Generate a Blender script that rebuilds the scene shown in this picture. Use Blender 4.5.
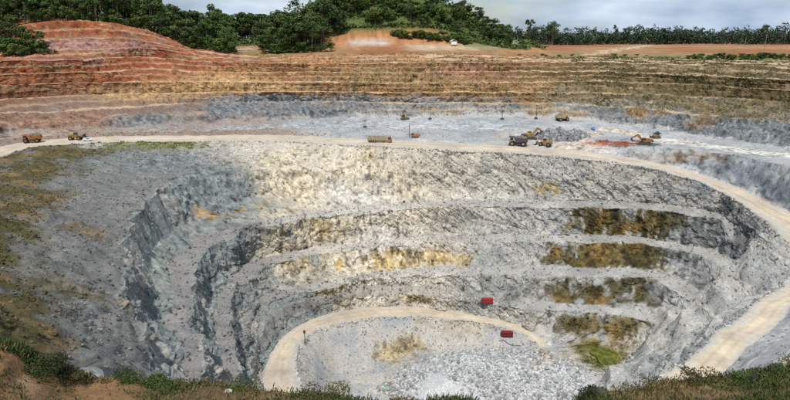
import bpy, bmesh, math, random
import numpy as np
from mathutils import Vector, Matrix
for o in list(bpy.data.objects): bpy.data.objects.remove(o, do_unlink=True)
SC = bpy.context.scene
COL = SC.collection
# ------------------------------------------------------------------ camera
PITCH = math.atan(162.0 / 560.0)
cam = bpy.data.cameras.new('camera'); cam.sensor_width = 36.0; cam.lens = 36.0 * 560.0 / 790.0
cam.clip_start = .1; cam.clip_end = 20000
camo = bpy.data.objects.new('camera', cam); COL.objects.link(camo)
camo.location = (0, 0, 0); camo.rotation_euler = (math.pi / 2 - PITCH, 0, 0)
SC.camera = camo
# ------------------------------------------------------------------ sky and sun
SUN_EL, SUN_AZ = math.radians(58), math.radians(190)     # azimuth clockwise from +Y: behind the viewer, slightly left
w = bpy.data.worlds.new('World'); SC.world = w; w.use_nodes = True
nt = w.node_tree; N = nt.nodes; LK = nt.links
bg = N['Background']
sky = N.new('ShaderNodeTexSky'); sky.sky_type = 'NISHITA'; sky.sun_disc = False
sky.sun_elevation = SUN_EL; sky.sun_rotation = SUN_AZ; sky.altitude = 200; sky.air_density = 1.2; sky.dust_density = 1.2
tc = N.new('ShaderNodeTexCoord')
mp = N.new('ShaderNodeMapping'); mp.inputs['Scale'].default_value = (1, 1, 3.2); LK.new(tc.outputs['Generated'], mp.inputs['Vector'])
cn = N.new('ShaderNodeTexNoise'); cn.inputs['Scale'].default_value = 3.4; cn.inputs['Detail'].default_value = 7; cn.inputs['Roughness'].default_value = .55
LK.new(mp.outputs[0], cn.inputs['Vector'])
cr = N.new('ShaderNodeValToRGB'); cr.color_ramp.elements[0].position = .34; cr.color_ramp.elements[1].position = .60
LK.new(cn.outputs['Fac'], cr.inputs['Fac'])
cn2 = N.new('ShaderNodeTexNoise'); cn2.inputs['Scale'].default_value = 6.5; cn2.inputs['Detail'].default_value = 6
LK.new(mp.outputs[0], cn2.inputs['Vector'])
cc = N.new('ShaderNodeValToRGB'); cc.color_ramp.elements[0].position = .35; cc.color_ramp.elements[1].position = .68
cc.color_ramp.elements[0].color = (3.2, 4.3, 6.0, 1); cc.color_ramp.elements[1].color = (7.0, 8.0, 9.2, 1)
LK.new(cn2.outputs['Fac'], cc.inputs['Fac'])
mx = N.new('ShaderNodeMix'); mx.data_type = 'RGBA'
LK.new(cr.outputs['Color'], mx.inputs['Factor']); LK.new(sky.outputs[0], mx.inputs['A']); LK.new(cc.outputs['Color'], mx.inputs['B'])
LK.new(mx.outputs['Result'], bg.inputs['Color']); bg.inputs['Strength'].default_value = .11
sl = bpy.data.lights.new('sun', 'SUN'); sl.energy = 4.1; sl.angle = math.radians(2.5); sl.color = (1, .955, .87)
so = bpy.data.objects.new('sun', sl); COL.objects.link(so)
dv = Vector((math.sin(SUN_AZ) * math.cos(SUN_EL), math.cos(SUN_AZ) * math.cos(SUN_EL), math.sin(SUN_EL)))
so.rotation_euler = (-dv).to_track_quat('-Z', 'Y').to_euler(); so.location = (-60, -120, 160)
vs = SC.view_settings; vs.view_transform = 'Standard'; vs.look = 'None'; vs.exposure = -0.08; vs.gamma = 1.0; vs.use_curve_mapping = False
SC.cycles.max_bounces = 5; SC.cycles.diffuse_bounces = 3; SC.cycles.transparent_max_bounces = 6
# ------------------------------------------------------------------ terrain model (pure numpy)
CX, CY = 15.0, 205.0            # centre of the pit floor
def _hash(ix, iy, iz, seed):
    h = (ix.astype(np.int64) * 374761393 + iy.astype(np.int64) * 668265263 + iz.astype(np.int64) * 2147483647 + seed * 974634777) & 0xFFFFFFFF
    h = ((h ^ (h >> 13)) * 1274126177) & 0xFFFFFFFF
    h = (h ^ (h >> 16)) & 0xFFFFFFFF
    return h
def vnoise(p, scale, seed=0):
    """value noise in -1..1, p (N,3)"""
    q = p / np.asarray(scale, float)
    i = np.floor(q).astype(np.int64); f = q - i
    f = f * f * f * (f * (f * 6 - 15) + 10)
    out = np.zeros(len(p))
    for dx in (0, 1):
        wx = f[:, 0] if dx else 1 - f[:, 0]
        for dy in (0, 1):
            wy = f[:, 1] if dy else 1 - f[:, 1]
            for dz in (0, 1):
                wz = f[:, 2] if dz else 1 - f[:, 2]
                out += wx * wy * wz * (_hash(i[:, 0] + dx, i[:, 1] + dy, i[:, 2] + dz, seed) / 4294967295.0)
    return out * 2 - 1
def fbm(p, scale, octs=3, seed=0):
    a, s, o, t = 1.0, 1.0, 0, 0
    for k in range(octs):
        o = o + a * vnoise(p, np.asarray(scale, float) / s, seed + k * 7); t += a; a *= .5; s *= 2.03
    return o / t
def cells(p, scale, seed=0):
    """blocky noise: a random value per jittered cell, and the distance to the cell edge"""
    q = p / np.asarray(scale, float)
    i = np.floor(q).astype(np.int64)
    best = np.full(len(p), 9e9); sec = best.copy(); val = np.zeros(len(p))
    for dx in (-1, 0, 1):
        for dy in (-1, 0, 1):
            for dz in (-1, 0, 1):
                a, b, c = i[:, 0] + dx, i[:, 1] + dy, i[:, 2] + dz
                h = _hash(a, b, c, seed)
                d = (a + (h & 255) / 255. - q[:, 0])**2 + (b + ((h >> 8) & 255) / 255. - q[:, 1])**2 + (c + ((h >> 16) & 255) / 255. - q[:, 2])**2
                m = d < best
                sec = np.where(m, best, np.minimum(sec, d))
                val = np.where(m, ((h >> 20) & 4095) / 4095., val); best = np.where(m, d, best)
    return val * 2 - 1, np.sqrt(sec) - np.sqrt(best)
def sm(a, b, x):
    t = np.clip((x - a) / (b - a), 0, 1); return t * t * (3 - 2 * t)

ORDER = ['O', 'Ai', 'Ao', '4i', '4o', '3i', '3o', '2i', '2o', '1i', '1o', 'S', 'Ri', 'Ro', 'PI', 'PT',
         'U5', 'U5o', 'U4', 'U4o', 'U3', 'U3o', 'U2', 'U2o', 'U1', 'U1o', 'V1', 'V1o', 'V2', 'V2o', 'RIM', 'X1', 'X2', 'X3', 'X4']
# strip (from line k to line k+1): class, segments
STRIP = [('floor', 70), ('road', 9), ('wall', 22), ('berm', 7), ('wall', 22), ('berm', 8), ('wall', 24), ('berm', 8), ('wall', 26), ('berm', 8),
         ('wall', 28), ('slope', 44), ('road', 10), ('slope', 12), ('platform', 40), ('upper', 20), ('ubench', 4), ('upper', 18), ('ubench', 4),
         ('upper', 18), ('ubench', 4), ('upper', 18), ('ubench', 4), ('upper', 18), ('ubench', 4), ('upper', 18), ('ubench', 4),
         ('upper', 16), ('ubench', 4), ('upper', 18), ('plateau', 26), ('plateau', 20), ('plateau', 16), ('plateau', 8)]
def theta_samples(n):
    # denser where the far wall is looked at
    t = np.linspace(-110, 250, 7201)
    d = 1.0 + 1.6 * sm(15, 45, t) * (1 - sm(140, 165, t)) + .5 * sm(-60, -20, t) * (1 - sm(225, 245, t))
    c = np.concatenate([[0], np.cumsum(.5 * (d[1:] + d[:-1]))]); c /= c[-1]
    return np.interp(np.linspace(0, 1, n), c, t)
def gsm(a, t, s):
    """gaussian smoothing over a non-uniform angle axis"""
    g = np.linspace(-110, 250, 1441); v = np.interp(g, t, a)
    k = np.exp(-.5 * (np.arange(-40, 41) * .25 / s)**2); k /= k.sum()
    v = np.convolve(np.pad(v, 40, mode='edge'), k, mode='valid')
    return np.interp(t, g, v)
def build_lines(LINES, th):
    n = len(th); L = len(ORDER)
    R = np.full((L, n), np.nan); Z = np.full((L, n), np.nan)
    R[0] = 0; Z[0] = -140.5
    for k, nm in enumerate(ORDER):
        segs = LINES.get(nm)
        if not segs: continue
        p = np.array(segs, float)
        t = np.degrees(np.arctan2(p[:, 1] - CY, p[:, 0] - CX)); t = np.where(t < -110, t + 360, t)
        r = np.hypot(p[:, 0] - CX, p[:, 1] - CY)
        o = np.argsort(t); t, r, z = t[o], r[o], p[o, 2]
        m = (th >= t[0] - .01) & (th <= t[-1] + .01)
        R[k, m] = np.interp(th[m], t, r); Z[k, m] = np.interp(th[m], t, z)
    for k, nm in enumerate(ORDER):          # bench treads behind the upper crests
        if nm.endswith('o') and nm[0] in 'UV':
            w = 5.0 + 1.6 * np.sin(th * .21 + k) + 1.2 * np.sin(th * .53 + 2 * k)
            R[k] = R[k - 1] + w; Z[k] = Z[k - 1] + .4
    idx = np.arange(L)
    for j in range(n):                       # lines not given at this angle lie on the even slope between their neighbours
        g = ~np.isnan(R[:, j])
        R[:, j] = np.interp(idx, idx[g], R[g, j]); Z[:, j] = np.interp(idx, idx[g], Z[g, j])
    for k in range(1, L):
        R[k] = gsm(R[k], th, .9); Z[k] = gsm(Z[k], th, .9)
    ct = np.stack([np.cos(np.radians(th)) * 90, np.sin(np.radians(th)) * 90, np.zeros(n)], 1)
    for k, nm in enumerate(ORDER):           # crests and toes are never clean curves
        if nm in ('O', 'X1', 'X2', 'X3', 'X4'): continue
        a = {'A': .5, 'R': .5, 'P': 1.6, 'S': 3.0}.get(nm[0], 2.0 if nm[0] in '1234' else 1.5)
        kk = k - (1 if nm.endswith('o') else 0)
        far = R[k] / 90.
        q = ct * far[:, None]; q[:, 2] = kk * 37.
        R[k] += a * (fbm(q, 16, 3, 11) * 1.0 + .8 * vnoise(q + k * 91, 5, 5) + (.9 * fbm(q + k * 53, 26, 2, 19) if nm[0] in '1234' else 0))
        if nm[0] not in 'AR': Z[k] += .6 * fbm(q + 500, 22, 2, 3)
    for k, nm in enumerate(ORDER):           # fallen rock narrows and tilts the ledges
        if nm in ('1o', '2o', '3o', '4o'):
            q = ct.copy(); q[:, 2] = k * 61.
            f = fbm(q, 14, 3, 23)
            R[k] = R[k - 1] + (R[k] - R[k - 1]) * np.clip(.66 + .9 * f, .15, 1.1); Z[k] += np.clip(.9 - 2.2 * f, 0, 2.6)
    for k in range(1, L):
        R[k] = np.maximum(R[k], R[k - 1] + .35)
    return R, Z
def wave(r0, r1, z0, z1, s, cls, tal):
    if cls == 'wall':       # a talus apron at the toe, then a steep face
        b = tal
        fr = np.where(s < .4, s / .4 * (.5 + .2 * b), (.5 + .2 * b) + (s - .4) / .6 * (.5 - .2 * b))
        fz = np.where(s < .4, s / .4 * (.10 + .32 * b), (.10 + .32 * b) + (s - .4) / .6 * (.90 - .32 * b))
        return r0 + (r1 - r0) * fr, z0 + (z1 - z0) * fz
    if cls == 'upper':      # two lifts with a narrow tread half way up
        fr = np.interp(s, [0, .16, .42, .58, .72, 1], [0, .30, .48, .60, .80, 1])
        fz = np.interp(s, [0, .16, .42, .58, .72, 1], [0, .10, .50, .54, .62, 1])
        return r0 + (r1 - r0) * fr, z0 + (z1 - z0) * fz
    if cls == 'floor':      # flat floor, then the broken face below the ramp
        return r0 + (r1 - r0) * s, z0 + (z1 - z0) * np.interp(s, [0, .60, .74, 1], [0, .02, .22, 1])
    if cls == 'plateau':
        s = s ** 1.3
    return r0 + (r1 - r0) * s, z0 + (z1 - z0) * s
def bumps(x, y, z, BUMPS):
    for (bx, by, rx, ry, rot, h, pw) in BUMPS:
        c, s_ = math.cos(rot), math.sin(rot)
        u = ((x - bx) * c + (y - by) * s_) / rx; v = (-(x - bx) * s_ + (y - by) * c) / ry
        z = z + h * np.exp(-(u * u + v * v) ** pw)
    return z
def build_grid(LINES, BUMPS, n_theta=1500, rough=True, seg_scale=1.0):
    th = theta_samples(n_theta); R, Z = build_lines(LINES, th)
    rows_r, rows_z, cls = [R[0]], [Z[0]], []
    ctq = np.stack([np.cos(np.radians(th)) * 90, np.sin(np.radians(th)) * 90, np.zeros(n_theta)], 1)
    for k, (c, ns) in enumerate(STRIP):
        ns = max(2, int(ns * seg_scale))
        q = ctq.copy(); q[:, 2] = k * 50
        tal = np.clip(.6 + 1.3 * fbm(q, 15, 3, 21), 0, 1.35)
        for i in range(1, ns + 1):
            r, z = wave(R[k], R[k + 1], Z[k], Z[k + 1], i / ns + np.zeros(n_theta), c, tal)
            rows_r.append(r); rows_z.append(z); cls.append((k, c))
    r = np.array(rows_r); z = np.array(rows_z)
    x = CX + r * np.cos(np.radians(th)); y = CY + r * np.sin(np.radians(th))
    z = bumps(x, y, z, BUMPS)
    P = np.stack([x, y, z], -1)                       # rows x theta x 3
    return th, R, Z, P, cls
LINES = {
    'Ai': [[-32.5,171.0,-120.0],[-34.6,177.7,-120.5],[-38.9,193.8,-121.5],[-40.0,207.5,-122.5],[-36.3,219.2,-124.0],[-27.3,229.1,-125.5],[-14.1,236.6,-127.0],[2.4,241.3,-128.5],[26.3,241.2,-130.0],[49.8,238.0,-132.0],[60.9,234.1,-134.0],[65.1,227.7,-136.5],[64.7,220.2,-138.0],[92.4,228.0,-138.2],[100.9,223.8,-138.2],[87.1,210.1,-138.5],[74.0,195.4,-139.0],[59.4,169.6,-139.0],[70.0,150.0,-140.0],[15.0,135.0,-140.0],[-40.0,150.0,-140.0],[-8.0,143.1,-140.0],[-7.1,142.8,-140.0]],
    'Ao': [[-46.3,168.6,-119.5],[-47.9,177.0,-120.0],[-49.7,193.0,-121.0],[-47.2,214.9,-122.5],[-38.9,231.0,-124.0],[-24.1,244.7,-126.0],[-2.5,252.8,-128.0],[22.3,251.5,-129.5],[46.3,246.0,-131.0],[60.3,242.8,-133.0],[68.2,234.9,-135.5],[69.7,226.0,-137.5],[97.0,233.4,-137.8],[108.6,227.3,-137.8],[90.7,210.5,-138.3],[77.1,195.1,-138.8],[63.0,169.6,-139.0],[74.0,146.0,-139.5],[15.0,131.0,-139.5],[-44.0,146.0,-139.5],[-9.7,138.5,-139.5],[-8.8,138.1,-139.5]],
    '4i': [[21.9,248.1,-124.0],[43.5,239.7,-124.5],[68.8,240.7,-124.5],[97.4,240.6,-125.5],[114.4,235.6,-126.5],[121.3,229.9,-127.5]],
    '4o': [[22.4,254.8,-123.5],[45.2,250.3,-124.0],[71.2,250.3,-124.0],[99.9,248.0,-125.0],[120.1,243.6,-126.0],[127.9,236.6,-126.5]],
    '3i': [[-49.2,164.9,-113.0],[-55.8,187.1,-113.0],[-58.6,206.3,-113.0],[-56.4,226.1,-113.0],[-30.5,240.5,-113.0],[-14.5,248.4,-113.0],[2.5,254.2,-113.0],[37.1,255.4,-113.0],[71.4,254.2,-113.0],[101.3,255.4,-113.5],[125.0,252.9,-114.0],[132.2,237.2,-115.0],[134.6,226.2,-116.0]],
    '3o': [[-51.0,164.2,-112.5],[-57.8,186.3,-112.5],[-61.9,209.6,-112.5],[-60.2,233.1,-112.5],[-31.3,248.4,-112.5],[-14.9,256.7,-112.5],[2.5,263.0,-112.5],[38.5,266.9,-112.5],[74.2,265.6,-112.5],[105.3,266.8,-113.0],[130.4,265.3,-113.5],[142.3,248.3,-114.0],[145.2,237.2,-115.0]],
    '2i': [[-46.7,146.1,-102.5],[-51.7,157.7,-102.5],[-56.2,176.3,-102.5],[-64.3,203.3,-102.5],[-66.6,227.4,-102.5],[-60.8,243.2,-102.5],[-41.6,255.7,-102.5],[-17.6,263.8,-102.5],[2.6,269.4,-102.5],[39.0,273.8,-102.5],[75.8,275.3,-102.5],[107.2,275.1,-103.0],[132.7,273.5,-103.5],[149.2,264.8,-104.0],[153.4,249.1,-104.5],[158.2,238.5,-105.0]],
    '2o': [[-53.7,145.4,-102.0],[-58.5,156.9,-102.0],[-66.5,178.9,-102.0],[-74.2,209.5,-102.0],[-73.6,233.9,-102.0],[-65.2,251.9,-102.0],[-42.8,263.9,-102.0],[-18.1,272.4,-102.0],[2.6,278.5,-102.0],[40.4,284.7,-102.0],[78.6,286.3,-102.0],[111.0,286.1,-102.5],[137.4,284.3,-103.0],[155.8,278.0,-103.5],[166.4,259.4,-104.0],[169.5,246.7,-104.0]],
    '1i': [[-48.4,122.0,-86.5],[-52.3,133.1,-86.5],[-58.7,148.8,-86.5],[-68.4,175.3,-86.5],[-75.7,201.2,-86.5],[-78.3,228.6,-86.5],[-61.6,251.3,-86.5],[-42.3,265.0,-86.5],[-23.2,274.9,-86.5],[2.6,282.0,-86.5],[40.0,285.6,-86.5],[76.8,283.8,-86.5],[108.0,282.0,-86.5],[133.5,280.2,-86.5],[150.1,271.6,-86.5],[158.2,258.7,-86.5]],
    '1o': [[-54.4,121.3,-86.0],[-59.6,132.3,-86.0],[-68.5,145.1,-86.0],[-78.0,167.0,-86.0],[-84.0,190.8,-86.0],[-89.5,215.6,-86.0],[-88.6,240.0,-86.0],[-63.6,260.3,-86.0],[-43.7,275.1,-86.0],[-24.0,285.8,-86.0],[2.7,293.4,-86.0],[41.4,297.3,-86.0],[79.6,295.3,-86.0],[111.9,293.4,-86.0],[138.4,291.4,-86.0],[160.6,282.1,-86.0],[167.2,261.9,-85.5]],
    'S': [[-46.6,95.9,-68.0],[-50.6,103.9,-67.5],[-58.4,115.3,-67.0],[-70.5,133.8,-66.0],[-83.3,164.2,-65.5],[-98.0,207.9,-65.0],[-104.7,244.2,-65.0],[-99.2,277.7,-65.5],[-77.7,292.5,-69.0],[-36.4,305.2,-72.0],[2.8,305.2,-72.0],[41.6,302.8,-72.0],[79.3,297.9,-72.5],[109.7,290.5,-74.0],[132.7,281.4,-76.0],[154.8,273.1,-79.0],[166.7,262.4,-81.0]],
    'Ri': [[0.0,38.0,-58.0],[-25.0,45.0,-50.0],[-51.2,51.6,-30.0],[-84.1,90.4,-37.0],[-143.3,170.3,-46.0],[-188.6,249.0,-55.0],[-206.4,291.2,-60.0],[-207.3,313.7,-60.0],[-188.6,326.2,-60.0],[-117.1,332.8,-60.0],[-81.9,336.2,-60.0],[-38.3,326.2,-60.0],[-8.6,316.7,-60.0],[30.4,304.9,-60.0],[68.4,301.5,-61.0],[104.0,292.8,-62.5],[130.5,291.4,-66.0],[151.4,278.9,-70.0],[165.6,266.3,-75.5],[169.6,243.7,-81.0],[169.0,228.2,-84.5],[177.0,216.7,-86.0],[170.8,205.9,-86.8],[150.5,196.9,-87.5],[126.8,179.6,-89.0],[102.9,161.3,-90.5],[75.8,140.0,-92.0],[62.8,129.0,-93.0],[40.0,60.0,-80.0],[-42.9,49.4,-56.0],[-40.7,48.6,-56.0]],
    'Ro': [[0.0,32.0,-57.0],[-30.0,38.0,-49.0],[-51.6,48.2,-28.0],[-84.5,85.6,-35.0],[-154.6,172.8,-45.0],[-208.0,269.4,-55.0],[-226.3,316.7,-60.0],[-221.3,336.2,-60.0],[-199.9,346.8,-60.0],[-124.3,354.2,-60.0],[-86.9,358.0,-60.0],[-40.6,346.8,-60.0],[-9.2,339.6,-60.0],[32.4,326.2,-60.0],[72.8,322.0,-61.0],[111.3,314.6,-62.5],[138.0,309.2,-66.0],[161.6,299.2,-70.0],[180.8,283.5,-76.0],[191.6,259.0,-82.0],[213.9,238.7,-86.0],[182.1,199.9,-88.0],[136.8,176.3,-88.5],[106.7,151.6,-90.5],[84.4,134.3,-93.0],[44.0,52.0,-80.0],[-45.0,43.8,-55.0],[-42.7,43.0,-55.0]],
    'PI': [[112.4,318.0,-62.0],[125.3,322.0,-61.0],[147.2,318.9,-61.0],[171.4,310.0,-61.0],[189.4,293.2,-61.5],[199.2,276.0,-62.0],[198.5,241.9,-63.0]],
    'PT': [[-227.0,262.4,-56.0],[-245.9,346.1,-58.0],[-217.5,361.7,-58.0],[-193.6,365.8,-58.0],[-132.3,378.7,-58.0],[-93.1,385.7,-57.0],[-48.2,415.9,-57.0],[3.7,415.9,-57.0],[77.9,415.9,-57.0],[120.9,410.6,-57.0],[146.1,398.8,-57.5],[172.1,376.4,-59.0],[192.4,350.4,-60.0],[212.9,332.2,-60.5],[224.0,312.9,-61.0],[222.5,273.8,-61.0]],
    'U5': [[-283.0,348.5,-49.0],[-259.0,368.2,-48.5],[-228.6,383.7,-48.5],[-198.3,406.4,-48.5],[-149.2,431.9,-48.5],[-104.9,438.8,-48.5],[3.8,431.9,-48.5],[80.3,431.9,-48.5],[126.2,431.9,-48.5],[153.8,423.1,-49.0],[184.3,407.0,-50.0],[202.0,384.8,-50.0],[224.5,364.8,-50.0],[241.9,342.5,-50.0],[244.2,298.4,-50.0]],
    'U4': [[-291.0,360.3,-43.0],[-280.7,401.8,-43.0],[-251.2,424.9,-42.5],[-210.9,435.0,-42.0],[-153.2,445.9,-41.5],[-104.8,440.5,-41.0],[3.8,432.5,-41.0],[81.5,440.5,-41.0],[128.0,440.5,-41.0],[159.1,440.5,-41.0],[226.0,419.9,-42.0],[267.9,382.9,-43.0],[264.5,326.5,-43.0]],
    'U3': [[-277.7,345.9,-34.0],[-255.1,366.8,-33.5],[-230.2,391.0,-33.0],[-204.7,416.5,-33.0],[-151.1,442.1,-33.5],[-106.2,448.7,-34.0],[3.8,438.7,-34.0],[82.6,448.7,-34.0],[164.9,459.1,-34.0],[229.7,429.2,-34.0],[266.5,383.2,-35.0],[259.0,321.8,-35.0]],
    'U2': [[-269.1,337.6,-25.0],[-244.8,354.0,-25.0],[-230.2,381.8,-25.0],[-228.3,426.2,-25.0],[-205.8,466.9,-25.0],[-158.2,465.3,-26.5],[-108.4,460.3,-27.0],[3.9,447.3,-27.0],[86.8,474.1,-27.0],[169.5,474.1,-27.0],[229.8,431.2,-27.5],[267.8,387.1,-28.0],[265.2,331.7,-28.0]],
    'U1': [[-252.6,319.0,-16.0],[-219.3,319.0,-16.0],[-232.5,399.9,-16.0],[-234.0,457.7,-16.0],[-216.8,510.9,-17.0],[-160.7,474.9,-19.0],[-108.1,461.0,-20.0],[4.0,461.0,-20.0],[87.4,479.7,-20.0],[177.8,499.9,-20.0],[246.9,465.9,-21.0],[287.8,418.7,-21.0],[268.8,338.4,-21.0]],
    'V1': [[-358.2,455.0,-13.6],[-321.4,470.0,-14.8],[-294.3,480.0,-11.1],[-280.4,488.0,-9.7],[-250.3,492.0,-9.0],[-209.6,496.0,-9.0],[-181.4,500.0,-12.4],[-157.3,505.0,-15.5]],
    'V2': [[-372.0,475.0,-5.5],[-333.0,490.0,-4.9],[-304.9,500.0,-2.5],[-248.4,508.0,0.0],[-215.6,512.0,-3.4],[-191.3,516.0,-9.4],[-165.9,519.0,-12.9]],
    'RIM': [[-397.3,510.0,3.4],[-351.2,520.0,6.0],[-332.4,522.0,8.6],[-310.3,528.0,13.0],[-270.7,530.0,13.9],[-240.1,531.0,9.6],[-218.5,532.0,4.4],[-188.4,533.0,-9.7],[-167.9,540.0,-12.5],[-125.0,535.0,-16.0],[-85.8,522.0,-15.6],[4.6,530.0,-13.2],[98.1,540.0,-15.3],[148.6,520.0,-17.3],[182.8,515.0,-16.3],[266.8,505.0,-16.8],[335.5,490.0,-18.0],[480.0,330.0,-18.0],[420.0,220.0,-15.0],[250.0,120.0,-12.0],[150.0,62.0,-11.0],[60.0,6.0,-12.0],[0.0,-12.0,-13.0],[-60.0,0.0,-12.0],[-110.0,50.0,-10.0],[-170.0,100.0,-8.0],[-230.0,160.0,-6.0],[-300.0,280.0,0.0]],
    'X1': [[-232.4,-513.6,-12.0],[395.0,-453.2,-12.0],[775.0,205.0,-12.0],[597.2,693.5,-11.0],[395.0,863.2,-11.0],[211.7,939.1,-12.0],[15.0,965.0,-13.0],[-244.9,919.2,-5.0],[-420.9,827.6,2.0],[-522.4,742.4,14.0],[-643.2,585.0,12.0],[-745.0,205.0,5.0],[-257.4,-504.5,-12.0]],
    'X2': [[-412.5,-969.6,-10.0],[-202.1,-1026.0,-10.0],[15.0,-1045.0,-10.0],[232.1,-1026.0,-10.0],[442.5,-969.6,-10.0],[640.0,-877.5,-10.0],[818.5,-752.6,-10.0],[972.6,-598.5,-10.0],[1097.5,-420.0,-10.0],[1189.6,-222.5,-10.0],[1246.0,-12.1,-10.0],[1265.0,205.0,-10.0],[1246.0,422.1,-10.0],[1189.6,632.5,-10.0],[1097.5,830.0,-10.0],[972.6,1008.5,-10.0],[818.5,1162.6,-10.0],[640.0,1287.5,-10.0],[442.5,1379.6,-10.0],[232.1,1436.0,-10.0],[15.0,1455.0,-10.0],[-202.1,1436.0,-10.0],[-412.5,1379.6,-10.0],[-610.0,1287.5,-10.0],[-788.5,1162.6,-10.0],[-942.6,1008.5,-10.0],[-1067.5,830.0,-10.0],[-1159.6,632.5,-10.0],[-1216.0,422.1,-10.0],[-1235.0,205.0,-10.0],[-1216.0,-12.1,-10.0],[-1159.6,-222.5,-10.0],[-1067.5,-420.0,-10.0],[-942.6,-598.5,-10.0],[-788.5,-752.6,-10.0],[-610.0,-877.5,-10.0],[-412.5,-969.6,-10.0]],
    'X3': [[-1011.1,-2614.1,-16.0],[-505.9,-2749.4,-16.0],[15.0,-2795.0,-16.0],[535.9,-2749.4,-16.0],[1041.1,-2614.1,-16.0],[1515.0,-2393.1,-16.0],[1943.4,-2093.1,-16.0],[2313.1,-1723.4,-16.0],[2613.1,-1295.0,-16.0],[2834.1,-821.1,-16.0],[2969.4,-315.9,-16.0],[3015.0,205.0,-16.0],[2969.4,725.9,-16.0],[2834.1,1231.1,-16.0],[2613.1,1705.0,-16.0],[2313.1,2133.4,-16.0],[1943.4,2503.1,-16.0],[1515.0,2803.1,-16.0],[1041.1,3024.1,-16.0],[535.9,3159.4,-16.0],[15.0,3205.0,-16.0],[-505.9,3159.4,-16.0],[-1011.1,3024.1,-16.0],[-1485.0,2803.1,-16.0],[-1913.4,2503.1,-16.0],[-2283.1,2133.4,-16.0],[-2583.1,1705.0,-16.0],[-2804.1,1231.1,-16.0],[-2939.4,725.9,-16.0],[-2985.0,205.0,-16.0],[-2939.4,-315.9,-16.0],[-2804.1,-821.1,-16.0],[-2583.1,-1295.0,-16.0],[-2283.1,-1723.4,-16.0],[-1913.4,-2093.1,-16.0],[-1485.0,-2393.1,-16.0],[-1011.1,-2614.1,-16.0]],
    'X4': [[-3063.2,-8252.2,-20.0],[-1547.8,-8658.3,-20.0],[15.0,-8795.0,-20.0],[1577.8,-8658.3,-20.0],[3093.2,-8252.2,-20.0],[4515.0,-7589.2,-20.0],[5800.1,-6689.4,-20.0],[6909.4,-5580.1,-20.0],[7809.2,-4295.0,-20.0],[8472.2,-2873.2,-20.0],[8878.3,-1357.8,-20.0],[9015.0,205.0,-20.0],[8878.3,1767.8,-20.0],[8472.2,3283.2,-20.0],[7809.2,4705.0,-20.0],[6909.4,5990.1,-20.0],[5800.1,7099.4,-20.0],[4515.0,7999.2,-20.0],[3093.2,8662.2,-20.0],[1577.8,9068.3,-20.0],[15.0,9205.0,-20.0],[-1547.8,9068.3,-20.0],[-3063.2,8662.2,-20.0],[-4485.0,7999.2,-20.0],[-5770.1,7099.4,-20.0],[-6879.4,5990.1,-20.0],[-7779.2,4705.0,-20.0],[-8442.2,3283.2,-20.0],[-8848.3,1767.8,-20.0],[-8985.0,205.0,-20.0],[-8848.3,-1357.8,-20.0],[-8442.2,-2873.2,-20.0],[-7779.2,-4295.0,-20.0],[-6879.4,-5580.1,-20.0],[-5770.1,-6689.4,-20.0],[-4485.0,-7589.2,-20.0],[-3063.2,-8252.2,-20.0]]}
BUMPS = [[-27.6, 700.0, 105.0, 78.0, 0.0, 50.0, 1.15], [53.3, 690.0, 80.0, 68.0, 0.0, 26.0, 1.0], [-67.0, 650.0, 40.0, 40.0, 0.0, 8.0, 1.0], [-352.9, 700.0, 130.0, 110.0, 0.0, 14.0, 1.0], [42.0, 201.0, 40.0, 24.0, 0.0, 9.5, 1.5], [22.0, 190.0, 12.0, 10.0, 0.0, 3.0, 1.0], [-2.0, 190.0, 9.0, 12.0, 0.0, -2.0, 1.0]]
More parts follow.
